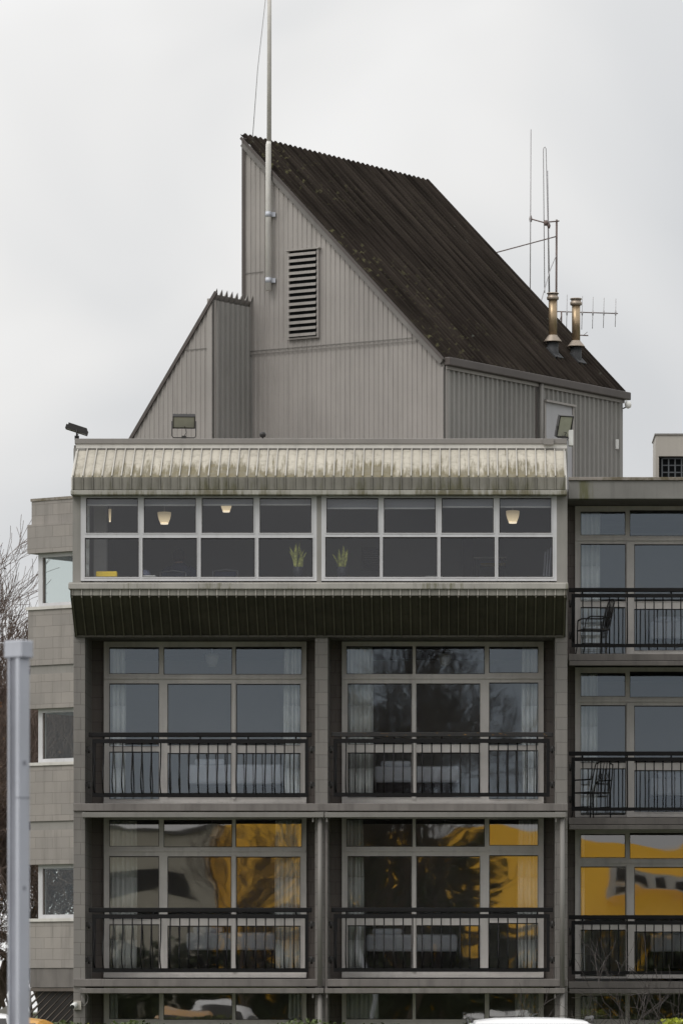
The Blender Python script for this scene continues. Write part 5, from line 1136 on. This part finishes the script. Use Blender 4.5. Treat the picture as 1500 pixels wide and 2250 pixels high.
    MB().tube([T(.06, L*.3, zr+.0), T(.075, L*.33, zr+.04), T(.13, L*.36, zr+.055)], .006, 5).build('roof_aerial', DARK, root)
    return root
car(fx(1170, 54), -26+0.6, fz(2241, 54), 'white car with roof rails, only its roof showing at the bottom right', CARW, 2, W=1.86, rails=True)
car(fx(-98, 52), -28.5, fz(2227, 52), 'white car at the bottom left corner, partly behind the grey post', CARW, 4)
car(fx(-10, 61), -19, fz(2240, 61), 'orange car whose rounded roof edge shows beside the grey post', CARO, -3, W=1.6)
# ------------------------------------------------------------------ what the windows mirror, across the car park
yw = -130
yh = empty('yellow_warehouse', (6, yw, 0), 'large yellow clad warehouse across the car park, mirrored in the lower windows', 'building')
def bfront(m, x0, x1, z0, z1, dp=8): m.box(x0, x1, yw-dp, yw, z0, z1); return m
bfront(MB(), -10.5, 24, 0, 4.8).build('wall', YEL, yh)
MB().prism([(-10.7, yw+0.3, 4.81), (-10.7, yw-5, 9.3), (-10.7, yw-10, 4.81)], (35, 0, 0)).build('roof', YEL, yh)
MB().box(6.5, 15, yw-1.6, yw-1.4, 6.7, 7.6).build('sign_band', WPLAS, yh)
for i in range(6):
    MB().box(6.8+i*1.3, 7.5+i*1.3, yw-1.39, yw-1.35, 6.85, 7.4).build('sign_letter', DARK, yh)
MB().box(-4, 4, yw+0.01, yw+0.06, 4.2, 5.2).build('window', DARK, yh)
bh = empty('beige_shop', (-16.5, yw, 0), 'beige rendered building with a dark opening beside the yellow warehouse', 'building')
bfront(MB(), -22, -10.8, 0, 9.0).build('wall', BEIGE, bh)
MB().box(-15.5, -11.6, yw+0.01, yw+0.06, 6.4, 7.5).build('window', DARK, bh)
MB().box(-22.2, -10.75, yw-8.2, yw+0.2, 9.01, 9.25).build('roof', TRIM2, bh)
tree(-2.3, -104, 0, 15.5, 0.32, 9, 'large bare tree across the car park, mirrored in the right bay', 7, (0, 0), LEAFB, 0.25, None, kids=(2, 3), minr=0.012, tw_=BARK)
def evergreen(x, y, h, rx, seed, n, label):
    r = empty('evergreen_tree', (x, y, 0), label, 'tree')
    MB().tube([(x, y, 0), (x+0.1, y, h*0.5), (x, y, h*0.9)], [0.25, 0.16, 0.04], 8).build('trunk', BARK, r)
    leafmass('crown', x, y, h*0.55, rx, rx*0.7, h*0.42, n, 0.16, LEAFH, seed, parent=r)
evergreen(-3.7, -119, 10.0, 1.5, 12, 7000, 'dark evergreen tree across the car park, left of a pair')
evergreen(-0.95, -120, 9.4, 1.4, 14, 6000, 'dark evergreen tree across the car park, right of a pair')
def hedge(x0, x1, y, h, seed, n, label):
    rg = random.Random(seed); m = MB()
    for i in range(n):
        hh = h*(0.8+0.2*math.sin(i*0.013)); c = Vector((rg.uniform(x0, x1), y+rg.gauss(0, .5), rg.random()**0.8*h*(0.85+0.15*math.sin(rg.uniform(x0, x1))))); a = Vector((rg.gauss(0, 1), rg.gauss(0, 1), rg.gauss(0, 1))).normalized()*0.22; b = a.cross(Vector((rg.gauss(0, 1), rg.gauss(0, 1), rg.gauss(0, 1)))).normalized()*0.17
        m.quad(c-a, c+b, c+a, c-b)
    m.build('hedge', LEAFH, None, label, 'hedge', kind='stuff')
hedge(-30, 30, -122, 4.4, 3, 16000, 'dark hedge in front of the yellow warehouse')
tree(-8.6, -116, 0, 10.5, 0.2, 19, 'smaller bare tree across the car park in front of the yellow warehouse', 5, (0, 0), None, 0, None, kids=(2, 4), minr=0.012, tw_=BARK)
rg = random.Random(5); m = MB()
for i in range(26000):
    x = rg.uniform(-9.5, 6.5); h = 1.31+0.04*math.sin(x*2.1)+0.03*math.sin(x*5.3+1)
    c = Vector((x, -9+rg.gauss(0, 0.28), max(-0.35, h*(1-abs(rg.gauss(0, .35)))+rg.uniform(-.04, .04)))); a = Vector((rg.gauss(0, 1), rg.gauss(0, 1), rg.gauss(0, 1))).normalized()*0.035; b = a.cross(Vector((rg.gauss(0, 1), rg.gauss(0, 1), rg.gauss(0, 1)))).normalized()*0.025
    m.quad(c-a, c+b, c+a, c-b)
m.build('hedge', LEAFH2, None, 'clipped green hedge along the foot of the building, only its tips showing', 'hedge', kind='stuff')
